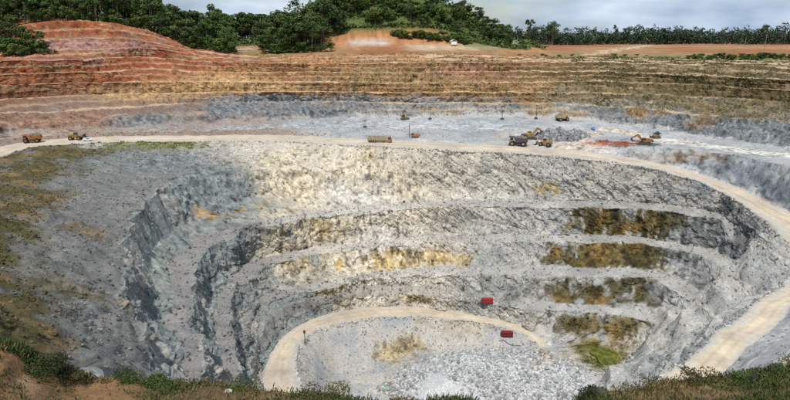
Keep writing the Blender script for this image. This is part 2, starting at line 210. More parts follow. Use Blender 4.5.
# x, y, z, radius across, radius in height, colour, strength, edge softness, strips
STAINS = [
[-64.6,307.5,-68.5,16,12,0.53,0.455,0.335,0.8,0.6,[2,4,6,8,10,11]],
[-51.3,291.2,-81.4,20,12,0.53,0.455,0.335,0.85,0.6,[2,4,6,8,10,11]],
[-34.1,311.4,-69.4,24,12,0.53,0.455,0.335,0.6,0.6,[2,4,6,8,10,11]],
[-67.0,290.4,-75.6,10,14,0.53,0.455,0.335,0.8,0.6,[2,4,6,8,10,11]],
[-52.0,264.2,-85.7,14,7,0.53,0.455,0.335,0.7,0.6,[2,4,6,8,10,11]],
[-38.3,269.8,-96.6,22,8,0.53,0.455,0.335,0.75,0.6,[2,4,6,8,10,11]],
[-23.2,273.9,-91.0,18,7,0.53,0.455,0.335,0.7,0.6,[2,4,6,8,10,11]],
[-20.1,261.5,-108.0,18,7,0.53,0.455,0.335,0.7,0.6,[2,4,6,8,10,11]],
[-5.5,300.9,-78.4,22,10,0.53,0.455,0.335,0.6,0.6,[2,4,6,8,10,11]],
[-45.5,247.5,-109.0,14,6,0.53,0.455,0.335,0.55,0.6,[2,4,6,8,10,11]],
[12.9,268.7,-108.8,22,6,0.53,0.455,0.335,0.5,0.6,[2,4,6,8,10,11]],
[-9.9,252.9,-120.4,20,5,0.53,0.455,0.335,0.5,0.6,[2,4,6,8,10,11]],
[-60.4,254.1,-96.2,8,8,0.53,0.455,0.335,0.6,0.6,[2,4,6,8,10,11]],
[2.6,281.4,-89.6,20,8,0.53,0.455,0.335,0.45,0.6,[2,4,6,8,10,11]],
[-15.9,285.1,-85.3,20,8,0.56,0.545,0.51,0.6,0.6,[2,4,6,8,10,11]],
[-5.2,275.1,-101.3,20,8,0.56,0.545,0.51,0.6,0.6,[2,4,6,8,10,11]],
[2.5,254.3,-120.0,18,7,0.56,0.545,0.51,0.6,0.6,[2,4,6,8,10,11]],
[-30.2,295.9,-82.7,12,8,0.56,0.545,0.51,0.5,0.6,[2,4,6,8,10,11]],
[47.1,298.6,-83.5,20,6,0.56,0.545,0.51,0.3,0.6,[2,4,6,8,10,11]],
[67.1,285.2,-96.5,20,6,0.56,0.545,0.51,0.3,0.6,[2,4,6,8,10,11]],
[-91.5,275.7,-71.8,18,10,0.18,0.205,0.21,0.8,0.6,[2,4,6,8,10,11]],
[-113.8,289.9,-64.6,22,8,0.18,0.205,0.21,0.7,0.6,[2,4,6,8,10,11]],
[-76.6,237.7,-86.6,13,9,0.18,0.205,0.21,0.8,0.6,[2,4,6,8,10,11]],
[-78.4,215.0,-88.8,11,9,0.18,0.205,0.21,0.8,0.6,[2,4,6,8,10,11]],
[-75.9,214.0,-96.5,9,9,0.18,0.205,0.21,0.7,0.6,[2,4,6,8,10,11]],
[-60.3,192.8,-107.8,6,9,0.18,0.205,0.21,0.8,0.6,[2,4,6,8,10,11]],
[-56.2,193.0,-114.4,6,9,0.18,0.205,0.21,0.8,0.6,[2,4,6,8,10,11]],
[-82.9,269.4,-80.6,12,7,0.18,0.205,0.21,0.7,0.6,[2,4,6,8,10,11]],
[-96.1,251.4,-75.2,9,9,0.18,0.205,0.21,0.8,0.6,[2,4,6,8,10,11]],
[-94.6,227.1,-81.4,6,9,0.18,0.205,0.21,0.8,0.6,[2,4,6,8,10,11]],
[-61.6,224.5,-110.7,8,7,0.18,0.205,0.21,0.5,0.6,[2,4,6,8,10,11]],
[-48.3,235.9,-111.4,10,5,0.18,0.205,0.21,0.4,0.6,[2,4,6,8,10,11]],
[35.0,286.3,-94.0,14,6,0.18,0.205,0.21,0.35,0.6,[2,4,6,8,10,11]],
[42.1,253.9,-119.8,16,6,0.18,0.205,0.21,0.4,0.6,[2,4,6,8,10,11]],
[61.2,250.3,-120.8,10,5,0.18,0.205,0.21,0.4,0.6,[2,4,6,8,10,11]],
[-100.7,253.4,-68.4,10,8,0.18,0.205,0.21,0.5,0.6,[2,4,6,8,10,11]],
[-147.3,294.1,-62.8,22,6,0.18,0.205,0.21,0.4,0.6,[2,4,6,8,10,11]],
[-90.3,252.5,-79.9,4,7,0.34,0.21,0.07,0.7,0.35,[2,4,6,8,10,11]],
[-85.7,250.9,-81.4,3,6,0.34,0.21,0.07,0.75,0.35,[2,4,6,8,10,11]],
[-76.3,265.2,-82.4,2.5,5,0.34,0.21,0.07,0.8,0.35,[2,4,6,8,10,11]],
[-81.8,255.3,-81.8,3,5,0.34,0.21,0.07,0.4,0.35,[2,4,6,8,10,11]],
[-67.3,271.3,-81.1,5,4,0.43,0.32,0.14,0.4,0.35,[2,4,6,8,10,11]],
[-27.1,255.8,-108.9,3,7,0.43,0.32,0.14,0.9,0.35,[2,4,6,8,10,11]],
[-37.2,270.0,-93.0,5,6,0.43,0.32,0.14,0.6,0.35,[2,4,6,8,10,11]],
[-1.5,262.1,-108.8,9,4,0.43,0.32,0.14,0.7,0.35,[2,4,6,8,10,11]],
[18.1,269.5,-109.1,16,3.5,0.43,0.32,0.14,0.7,0.35,[2,4,6,8,10,11]],
[10.0,255.3,-122.1,10,5,0.43,0.32,0.14,0.7,0.35,[2,4,6,8,10,11]],
[-24.1,246.5,-117.9,6,4,0.43,0.32,0.14,0.6,0.35,[2,4,6,8,10,11]],
[-46.0,252.2,-104.2,5,4,0.43,0.32,0.14,0.4,0.35,[2,4,6,8,10,11]],
[-17.2,316.1,-64.5,5,3,0.43,0.32,0.14,0.3,0.35,[2,4,6,8,10,11]],
[-5.0,263.0,-108.7,8,4,0.43,0.32,0.14,0.6,0.35,[2,4,6,8,10,11]],
[81.5,293.9,-79.4,7,3,0.43,0.32,0.14,0.8,0.35,[2,4,6,8,10,11]],
[28.6,271.3,-109.9,10,3,0.43,0.32,0.14,0.5,0.35,[2,4,6,8,10,11]],
[-32.9,240.2,-116.9,6,4,0.43,0.32,0.14,0.5,0.35,[2,4,6,8,10,11]],
[109.1,283.0,-94.1,12,7,0.115,0.088,0.03,0.9,0.25,[2,4,6,8,10,11]],
[123.0,284.2,-95.6,13,7,0.07,0.058,0.02,0.9,0.25,[2,4,6,8,10,11]],
[134.1,279.6,-92.9,12,7,0.115,0.088,0.03,0.95,0.25,[2,4,6,8,10,11]],
[144.2,273.9,-91.0,10,7,0.07,0.058,0.02,0.9,0.25,[2,4,6,8,10,11]],
[93.5,283.7,-96.0,9,5,0.115,0.088,0.03,0.7,0.25,[2,4,6,8,10,11]],
[88.8,272.9,-108.8,12,7,0.07,0.058,0.02,0.85,0.25,[2,4,6,8,10,11]],
[101.3,271.4,-108.2,14,7,0.115,0.088,0.03,0.9,0.25,[2,4,6,8,10,11]],
[117.0,271.8,-108.4,14,7,0.115,0.088,0.03,0.95,0.25,[2,4,6,8,10,11]],
[128.7,269.2,-107.4,11,7,0.07,0.058,0.02,0.9,0.25,[2,4,6,8,10,11]],
[81.4,253.2,-119.5,10,6,0.115,0.088,0.03,0.7,0.25,[2,4,6,8,10,11]],
[93.5,252.2,-120.1,13,6,0.07,0.058,0.02,0.85,0.25,[2,4,6,8,10,11]],
[108.3,252.4,-119.1,13,6,0.07,0.058,0.02,0.9,0.25,[2,4,6,8,10,11]],
[121.8,249.6,-118.9,9,6,0.07,0.058,0.02,0.8,0.25,[2,4,6,8,10,11]],
[80.9,239.8,-129.8,8,5,0.07,0.058,0.02,0.8,0.25,[2,4,6,8,10,11]],
[92.1,237.6,-130.2,11,5,0.115,0.088,0.03,0.9,0.25,[2,4,6,8,10,11]],
[105.9,236.9,-129.8,11,5,0.115,0.088,0.03,0.85,0.25,[2,4,6,8,10,11]],
[114.4,235.1,-128.8,8,5,0.115,0.088,0.03,0.6,0.25,[2,4,6,8,10,11]],
[110.5,283.7,-90.4,3,6,0.21,0.135,0.045,0.8,0.3,[2,4,6,8,10,11]],
[84.2,273.7,-107.5,4,6,0.21,0.135,0.045,0.8,0.3,[2,4,6,8,10,11]],
[106.9,273.3,-106.2,5,5,0.21,0.135,0.045,0.8,0.3,[2,4,6,8,10,11]],
[125.7,283.6,-97.6,5,5,0.21,0.135,0.045,0.7,0.3,[2,4,6,8,10,11]],
[80.5,248.9,-122.8,4,4,0.21,0.135,0.045,0.7,0.3,[2,4,6,8,10,11]],
[99.9,248.5,-122.6,5,4,0.21,0.135,0.045,0.6,0.3,[2,4,6,8,10,11]],
[100.4,236.6,-132.2,4,4,0.21,0.135,0.045,0.7,0.3,[2,4,6,8,10,11]],
[125.1,274.0,-103.7,4,4,0.21,0.135,0.045,0.6,0.3,[2,4,6,8,10,11]],
[154.7,267.9,-96.0,12,10,0.17,0.178,0.182,0.8,0.5,[2,4,6,8,10,11]],  # dark grey patches on the right corner faces
[163.3,261.5,-93.7,14,11,0.17,0.178,0.182,0.85,0.5,[2,4,6,8,10,11]],
[167.5,252.1,-92.9,10,10,0.17,0.178,0.182,0.8,0.5,[2,4,6,8,10,11]],
[143.9,263.2,-107.7,6,8,0.17,0.178,0.182,0.8,0.5,[2,4,6,8,10,11]],
[141.2,246.1,-113.6,6,8,0.17,0.178,0.182,0.8,0.5,[2,4,6,8,10,11]],
[148.4,251.5,-110.7,6,7,0.17,0.178,0.182,0.7,0.5,[2,4,6,8,10,11]],
[127.6,246.9,-116.5,5,6,0.17,0.178,0.182,0.7,0.5,[2,4,6,8,10,11]],
[-182.7,312.2,-60.9,18,3,0.11,0.085,0.028,0.8,0.5,[2,4,6,8,10,11]],
[-99.8,172.8,-61.9,7,20,0.2,0.14,0.065,0.6,0.5,[2,4,6,8,10,11]],
[-80.3,127.1,-58.6,8,20,0.11,0.085,0.028,0.7,0.5,[2,4,6,8,10,11]],
[-95.7,209.4,-79.3,7,14,0.27,0.3,0.265,0.9,0.3,[10,11]],
[-87.4,191.1,-82.1,6,12,0.27,0.3,0.265,0.9,0.3,[10,11]],
[-97.9,210.5,-71.2,6,8,0.27,0.3,0.265,0.8,0.3,[10,11]],
[-70.8,133.7,-66.0,2,12,0.38,0.3,0.14,0.6,0.4,[2,4,6,8,10,11]],
[-81.0,161.0,-70.9,2,12,0.38,0.3,0.14,0.5,0.4,[2,4,6,8,10,11]],
[-67.5,135.5,-75.7,2,9,0.38,0.3,0.14,0.5,0.4,[2,4,6,8,10,11]],
[-170.7,325.6,-60.5,9,1.8,0.15,0.165,0.05,0.8,0.6,[10,11]],
[-162.8,326.4,-60.6,9,1.8,0.15,0.165,0.05,0.8,0.6,[10,11]],
[-154.8,326.8,-60.7,9,1.8,0.15,0.165,0.05,0.8,0.6,[10,11]],
[-146.7,327.2,-60.8,9,1.8,0.15,0.165,0.05,0.8,0.6,[10,11]],
[-138.7,328.0,-60.9,9,1.8,0.15,0.165,0.05,0.8,0.6,[10,11]],
[-130.6,328.4,-61.0,9,1.8,0.15,0.165,0.05,0.8,0.6,[10,11]],
[-122.4,328.8,-61.1,9,1.8,0.15,0.165,0.05,0.8,0.6,[10,11]],
[-180.7,322.3,-60.5,6,1.5,0.4,0.38,0.35,0.7,0.6,[11]],
[-176.2,322.7,-60.5,6,1.5,0.4,0.38,0.35,0.7,0.6,[11]],
[-171.8,323.1,-60.6,6,1.5,0.4,0.38,0.35,0.7,0.6,[11]],
[121.2,333.7,-61.4,8,3,0.23,0.065,0.035,0.97,0.3,[13,14]],
[125.7,334.5,-61.4,8,3,0.23,0.065,0.035,0.97,0.3,[13,14]],
[129.6,333.8,-61.1,8,3,0.23,0.065,0.035,0.97,0.3,[13,14]],
[133.5,333.0,-60.9,8,3,0.23,0.065,0.035,0.97,0.3,[13,14]],
[137.7,333.0,-60.8,8,3,0.23,0.065,0.035,0.97,0.3,[13,14]],
[141.9,333.1,-60.6,8,3,0.23,0.065,0.035,0.97,0.3,[13,14]],
[146.5,333.9,-60.7,8,3,0.23,0.065,0.035,0.97,0.3,[13,14]],
[144.9,327.2,-60.8,5,2,0.07,0.12,0.08,0.9,0.4,[13,14]],
[150.5,329.3,-60.6,5,2,0.07,0.12,0.08,0.9,0.4,[13,14]],
[176.4,297.3,-66.2,20,7,0.125,0.14,0.16,0.8,0.6,[11,13]],
[188.5,280.7,-70.4,20,8,0.125,0.14,0.16,0.85,0.6,[11,13]],
[191.4,268.1,-75.0,14,8,0.125,0.14,0.16,0.8,0.6,[11,13]],
[164.6,306.6,-64.3,14,5,0.125,0.14,0.16,0.6,0.6,[11,13]],
[159.6,307.8,-64.6,10,3,0.2,0.15,0.1,0.7,0.7,[13]],
[169.7,306.1,-63.1,10,3,0.2,0.15,0.1,0.7,0.7,[13]],
[138.4,310.5,-65.1,10,3,0.2,0.15,0.1,0.5,0.7,[13]],
[216.4,349.6,-55.4,34,6,0.17,0.182,0.19,0.8,0.6,[15,17]],
[229.1,330.8,-55.4,30,7,0.17,0.182,0.19,0.85,0.6,[15,17]],
[200.0,366.4,-54.8,24,5,0.17,0.182,0.19,0.6,0.6,[15,17]],
[-80.7,433.1,-51.7,30,6,0.17,0.182,0.19,0.8,0.6,[15,17]],
[-116.6,423.4,-52.0,24,6,0.17,0.182,0.19,0.8,0.6,[15,17]],
[-42.0,429.5,-52.8,24,6,0.17,0.182,0.19,0.6,0.6,[15,17]],
[-158.8,395.7,-54.2,26,5,0.17,0.182,0.19,0.5,0.6,[15,17]],
[165.1,412.6,-52.1,20,4,0.17,0.182,0.19,0.5,0.6,[15,17]],
[218.5,404.3,-46.1,40,6,0.135,0.105,0.05,0.7,0.7,[15,16,17,18,19,20,21,22,23,24,25,26,27,28,29]],
[243.2,374.8,-47.4,30,5,0.135,0.105,0.05,0.7,0.7,[15,16,17,18,19,20,21,22,23,24,25,26,27,28,29]],
[185.1,427.5,-45.0,34,5,0.135,0.105,0.05,0.6,0.7,[15,16,17,18,19,20,21,22,23,24,25,26,27,28,29]],
[267.8,393.6,-41.4,30,6,0.135,0.105,0.05,0.7,0.7,[15,16,17,18,19,20,21,22,23,24,25,26,27,28,29]],
[143.5,439.9,-42.5,30,5,0.135,0.105,0.05,0.4,0.7,[15,16,17,18,19,20,21,22,23,24,25,26,27,28,29]],
[238.9,417.9,-36.7,40,6,0.135,0.105,0.05,0.5,0.7,[15,16,17,18,19,20,21,22,23,24,25,26,27,28,29]],
[205.6,442.1,-35.0,40,5,0.135,0.105,0.05,0.5,0.7,[15,16,17,18,19,20,21,22,23,24,25,26,27,28,29]],
[49.2,470.3,-26.8,26,6,0.27,0.14,0.1,0.5599999999999999,0.6,[15,16,17,18,19,20,21,22,23,24,25,26,27,28,29]],
[62.2,477.0,-22.3,20,4,0.27,0.14,0.1,0.42,0.6,[15,16,17,18,19,20,21,22,23,24,25,26,27,28,29]],
[86.2,470.0,-29.2,20,5,0.27,0.14,0.1,0.35,0.6,[15,16,17,18,19,20,21,22,23,24,25,26,27,28,29]],
[-286.4,496.8,-5.7,40,4,0.33,0.19,0.17,0.7,0.6,[15,16,17,18,19,20,21,22,23,24,25,26,27,28,29]],
[-262.1,499.5,-5.0,40,4,0.33,0.19,0.17,0.6,0.6,[15,16,17,18,19,20,21,22,23,24,25,26,27,28,29]],
[-230.2,504.7,-5.8,26,4,0.33,0.19,0.17,0.5,0.6,[15,16,17,18,19,20,21,22,23,24,25,26,27,28,29]],
[-169.8,449.6,-37.9,40,6,0.46,0.31,0.15,0.6,0.7,[15,16,17,18,19,20,21,22,23,24,25,26,27,28,29]],
[-131.6,455.8,-32.2,40,8,0.46,0.31,0.15,0.6,0.7,[15,16,17,18,19,20,21,22,23,24,25,26,27,28,29]],
[-190.0,439.9,-42.5,30,5,0.46,0.31,0.15,0.5,0.7,[15,16,17,18,19,20,21,22,23,24,25,26,27,28,29]],
[-106.0,446.7,-37.7,34,6,0.46,0.31,0.15,0.6,0.7,[15,16,17,18,19,20,21,22,23,24,25,26,27,28,29]],
[-219.2,436.9,-39.9,20,4,0.46,0.31,0.15,0.4,0.7,[15,16,17,18,19,20,21,22,23,24,25,26,27,28,29]],
[-83.3,506.5,-16.9,26,5,0.42,0.22,0.1,0.8,0.6,[15,16,17,18,19,20,21,22,23,24,25,26,27,28,29,30]],
[-53.9,478.3,-19.1,30,4,0.42,0.22,0.1,0.6,0.6,[15,16,17,18,19,20,21,22,23,24,25,26,27,28,29,30]],
[13.0,500.3,-16.6,26,4,0.42,0.22,0.1,0.5,0.6,[15,16,17,18,19,20,21,22,23,24,25,26,27,28,29,30]],
[3.9,447.6,-31.6,50,5,0.3,0.205,0.1,0.6,0.7,[15,16,17,18,19,20,21,22,23,24,25,26,27,28,29]],
[-28.1,460.9,-26.2,40,4,0.3,0.205,0.1,0.5,0.7,[15,16,17,18,19,20,21,22,23,24,25,26,27,28,29]],
[27.2,443.1,-37.4,40,4,0.3,0.205,0.1,0.5,0.7,[15,16,17,18,19,20,21,22,23,24,25,26,27,28,29]],
[98.7,449.6,-37.9,40,4,0.3,0.205,0.1,0.5,0.7,[15,16,17,18,19,20,21,22,23,24,25,26,27,28,29]],
[-222.5,371.7,-53.6,26,5,0.25,0.15,0.105,0.6,0.6,[15,17]],
[-245.1,365.8,-52.7,26,5,0.25,0.15,0.105,0.6,0.6,[15,17]],
[-200.0,379.3,-54.7,26,5,0.25,0.15,0.105,0.6,0.6,[15,17]],
[23.6,376.6,-58.4,40,4,0.48,0.49,0.5,0.6,0.6,[14]],
[56.4,369.9,-58.6,34,4,0.48,0.49,0.5,0.6,0.6,[14]],
[-30.0,371.5,-58.9,34,4,0.48,0.49,0.5,0.5,0.6,[14]],
[150.4,372.7,-59.1,30,3,0.48,0.49,0.5,0.4,0.6,[14]],
[89.1,340.7,-60.2,22,3,0.55,0.45,0.36,0.5,0.6,[14,13]],
[114.4,323.9,-62.0,12,3,0.55,0.45,0.36,0.6,0.6,[14,13]],
[104.0,318.9,-62.2,12,3,0.55,0.45,0.36,0.6,0.6,[14,13]],
[2.3,230.7,-138.3,9,3,0.34,0.26,0.14,0.68,0.6,[0]],
[-3.2,226.2,-139.2,6,3,0.34,0.26,0.14,0.6400000000000001,0.6,[0]],
[7.0,233.6,-136.8,6,3,0.34,0.26,0.14,0.5599999999999999,0.6,[0]],
[33.5,241.6,-130.8,20,3,0.34,0.26,0.14,0.32000000000000006,0.6,[0]],
[96.7,228.6,-138.1,13,5,0.25,0.17,0.07,0.8,0.6,[0,1,2]],
[94.5,223.5,-138.6,10,5,0.13,0.13,0.03,0.9,0.7,[0,1,2]],
[99.3,320.6,-61.9,5.5,3,0.58,0.47,0.36,0.9,0.4,[13,14]],
[106.9,330.4,-61.4,5.5,3,0.58,0.47,0.36,0.9,0.4,[13,14]],
[115.7,343.1,-60.6,5.5,3,0.58,0.47,0.36,0.9,0.4,[13,14]],
[127.3,359.6,-59.6,5.5,3,0.58,0.47,0.36,0.9,0.4,[13,14]],
[139.4,371.9,-59.0,5.5,3,0.58,0.47,0.36,0.9,0.4,[13,14]],
[148.0,369.7,-59.3,5.5,3,0.58,0.47,0.36,0.9,0.4,[13,14]],
[155.0,360.8,-59.8,5.5,3,0.58,0.47,0.36,0.9,0.4,[13,14]],
[160.6,349.9,-59.9,5.5,3,0.58,0.47,0.36,0.9,0.4,[13,14]],
[161.2,344.0,-60.2,8,3,0.56,0.53,0.48,0.85,0.5,[13,14]],
[165.9,338.2,-60.1,8,3,0.56,0.53,0.48,0.85,0.5,[13,14]],
[171.2,334.0,-60.2,8,3,0.56,0.53,0.48,0.85,0.5,[13,14]],
[176.3,329.8,-60.4,8,3,0.56,0.53,0.48,0.85,0.5,[13,14]],
[181.1,325.2,-60.4,8,3,0.56,0.53,0.48,0.85,0.5,[13,14]],
[185.8,321.0,-60.5,8,3,0.56,0.53,0.48,0.85,0.5,[13,14]],
[190.7,317.2,-60.7,8,3,0.56,0.53,0.48,0.85,0.5,[13,14]],
[195.1,313.0,-60.7,8,3,0.56,0.53,0.48,0.85,0.5,[13,14]],
[199.6,309.3,-60.9,8,3,0.56,0.53,0.48,0.85,0.5,[13,14]],
[204.5,306.3,-61.1,8,3,0.56,0.53,0.48,0.85,0.5,[13,14]],
[209.0,302.9,-61.3,8,3,0.56,0.53,0.48,0.85,0.5,[13,14]],
[213.1,299.1,-61.4,8,3,0.56,0.53,0.48,0.85,0.5,[13,14]],
[216.7,295.0,-61.3,8,3,0.56,0.53,0.48,0.85,0.5,[13,14]],
[-96.3,370.3,-58.7,26,3,0.33,0.35,0.36,0.7,0.6,[14]],
[-65.8,387.2,-57.9,24,3,0.33,0.35,0.36,0.7,0.6,[14]],
[-115.5,367.7,-59.0,20,3,0.33,0.35,0.36,0.6,0.6,[14]],
[51.5,383.4,-58.0,12,3,0.33,0.35,0.36,0.5,0.6,[14]],
[62.7,367.7,-59.0,8,3,0.33,0.35,0.36,0.5,0.6,[14]],
[42.0,390.9,-57.8,8,3,0.33,0.35,0.36,0.5,0.6,[14]],
[74.8,398.9,-57.5,20,3,0.33,0.35,0.36,0.4,0.6,[14]],
[-161.2,366.5,-58.8,26,3,0.33,0.35,0.36,0.5,0.6,[14]],
[-45.7,392.9,-58.1,20,3,0.33,0.35,0.36,0.5,0.6,[14]],
[-232.6,354.6,-58.1,24,3,0.34,0.27,0.22,0.7,0.6,[14]],
[-214.2,355.6,-59.0,20,3,0.34,0.27,0.22,0.6,0.6,[14]],
[-241.5,344.2,-58.3,20,3,0.34,0.27,0.22,0.7,0.6,[14]],
[-185.7,362.7,-58.8,20,3,0.34,0.27,0.22,0.4,0.6,[14]],
[188.7,560.0,-14,9.0,30,0.55,0.42,0.28,0.9,0.3,[30,31]],
[203.3,587.3,-14,9.727272727272727,30,0.55,0.42,0.28,0.9,0.3,[30,31]],
[218.4,614.5,-14,10.454545454545455,30,0.55,0.42,0.28,0.9,0.3,[30,31]],
[234.1,641.8,-14,11.181818181818182,30,0.55,0.42,0.28,0.9,0.3,[30,31]],
[250.2,669.1,-14,11.90909090909091,30,0.55,0.42,0.28,0.9,0.3,[30,31]],
[266.9,696.4,-14,12.636363636363637,30,0.55,0.42,0.28,0.9,0.3,[30,31]],
[284.0,723.6,-14,13.363636363636363,30,0.55,0.42,0.28,0.9,0.3,[30,31]],
[301.6,750.9,-14,14.09090909090909,30,0.55,0.42,0.28,0.9,0.3,[30,31]],
[319.8,778.2,-14,14.818181818181818,30,0.55,0.42,0.28,0.9,0.3,[30,31]],
[338.4,805.5,-14,15.545454545454547,30,0.55,0.42,0.28,0.9,0.3,[30,31]],
[357.5,832.7,-14,16.272727272727273,30,0.55,0.42,0.28,0.9,0.3,[30,31]],
[377.2,860.0,-14,17.0,30,0.55,0.42,0.28,0.9,0.3,[30,31]],
[246.8,500,-17,22,8,0.1,0.125,0.04,0.8,0.6,[29,30]],
[253.7,500,-17,22,8,0.1,0.125,0.04,0.8,0.6,[29,30]],
[260.6,500,-17,22,8,0.1,0.125,0.04,0.8,0.6,[29,30]],
[267.6,500,-17,22,8,0.1,0.125,0.04,0.8,0.6,[29,30]],
[274.5,500,-17,22,8,0.1,0.125,0.04,0.8,0.6,[29,30]],
[281.4,500,-17,22,8,0.1,0.125,0.04,0.8,0.6,[29,30]],
[288.4,500,-17,22,8,0.1,0.125,0.04,0.8,0.6,[29,30]],
[295.3,500,-17,22,8,0.1,0.125,0.04,0.8,0.6,[29,30]],
[302.2,500,-17,22,8,0.1,0.125,0.04,0.8,0.6,[29,30]],
[309.1,500,-17,22,8,0.1,0.125,0.04,0.8,0.6,[29,30]],
[316.1,500,-17,22,8,0.1,0.125,0.04,0.8,0.6,[29,30]],
[323.0,500,-17,22,8,0.1,0.125,0.04,0.8,0.6,[29,30]],
[329.9,500,-17,22,8,0.1,0.125,0.04,0.8,0.6,[29,30]],
[336.9,500,-17,22,8,0.1,0.125,0.04,0.8,0.6,[29,30]],
[343.8,500,-17,22,8,0.1,0.125,0.04,0.8,0.6,[29,30]],
[197.3,530,-17,18,8,0.15,0.16,0.06,0.6,0.6,[29,30]],
[208.3,530,-17,18,8,0.15,0.16,0.06,0.6,0.6,[29,30]],
[219.3,530,-17,18,8,0.15,0.16,0.06,0.6,0.6,[29,30]],
[230.3,530,-17,18,8,0.15,0.16,0.06,0.6,0.6,[29,30]],
[241.3,530,-17,18,8,0.15,0.16,0.06,0.6,0.6,[29,30]],
[252.3,530,-17,18,8,0.15,0.16,0.06,0.6,0.6,[29,30]],
[263.3,530,-17,18,8,0.15,0.16,0.06,0.6,0.6,[29,30]],
[-145.1,560,-12,14,12,0.2,0.21,0.08,0.7,0.7,[30]],
[-128.7,560,-12,14,12,0.2,0.21,0.08,0.7,0.7,[30]],
[-116.0,560,-12,14,12,0.2,0.21,0.08,0.7,0.7,[30]],
[-103.5,560,-12,14,12,0.2,0.21,0.08,0.7,0.7,[30]],
[-186.4,600,-12,18,12,0.48,0.4,0.32,0.7,0.7,[30]],
[-170.8,600,-12,18,12,0.48,0.4,0.32,0.7,0.7,[30]],
[-155.2,600,-12,18,12,0.48,0.4,0.32,0.7,0.7,[30]],
[67.0,220.8,-136.4,4.0,3,0.52,0.45,0.36,0.7,0.8,[0,1]],
[63.7,212.3,-134.1,4.0,3,0.52,0.45,0.36,0.7,0.8,[0,1]],
[59.4,204.2,-131.8,4.0,3,0.52,0.45,0.36,0.7,0.8,[0,1]],
[-125.8,416.2,-52.6,14,6,0.155,0.168,0.178,0.9,0.35,[15,17]],
[-110.7,430.3,-51.3,12,6,0.155,0.168,0.178,0.9,0.35,[15,17]],
[-89.3,418.6,-52.9,12,5,0.155,0.168,0.178,0.8,0.35,[15,17]],
[-73.4,435.7,-51.2,16,6,0.155,0.168,0.178,0.9,0.35,[15,17]],
[-53.4,429.5,-52.8,12,5,0.155,0.168,0.178,0.8,0.35,[15,17]],
[-34.7,434.7,-51.9,10,4,0.155,0.168,0.178,0.6,0.35,[15,17]],
[-183.0,386.9,-54.4,14,4,0.155,0.168,0.178,0.7,0.35,[15,17]],
[-170.4,389.5,-55.5,14,4,0.155,0.168,0.178,0.7,0.35,[15,17]],
[163.6,408.5,-53.1,14,4,0.155,0.168,0.178,0.7,0.35,[15,17]],
[185.7,392.9,-53.8,14,5,0.155,0.168,0.178,0.8,0.35,[15,17]],
[195.3,370.0,-55.3,14,6,0.155,0.168,0.178,0.8,0.35,[15,17]],
[207.3,355.5,-56.4,16,7,0.155,0.168,0.178,0.9,0.35,[15,17]],
[227.9,338.5,-54.9,16,8,0.155,0.168,0.178,0.9,0.35,[15,17]],
[177.4,407.1,-52.2,8,6,0.24,0.135,0.05,0.8,0.4,[15,17,16]],
[188.9,400.9,-50.7,6,6,0.24,0.135,0.05,0.7,0.4,[15,17,16]],
[203.5,373.3,-53.8,8,6,0.24,0.135,0.05,0.6,0.4,[15,17,16]],
[101.1,440.1,-46.3,14,5,0.24,0.135,0.05,0.6,0.4,[15,17,16]],
[73.7,439.3,-44.7,14,5,0.24,0.135,0.05,0.5,0.4,[15,17,16]],
[-127.8,437.4,-48.3,16,6,0.19,0.2,0.21,0.85,0.35,[15,16,17,18]],
[-109.8,443.7,-46.7,14,6,0.19,0.2,0.21,0.8,0.35,[15,16,17,18]],
[-86.8,446.3,-47.8,16,6,0.19,0.2,0.21,0.85,0.35,[15,16,17,18]],
[-63.5,449.4,-47.3,14,5,0.19,0.2,0.21,0.8,0.35,[15,16,17,18]],
[-39.0,440.6,-48.7,12,5,0.19,0.2,0.21,0.6,0.35,[15,16,17,18]]]
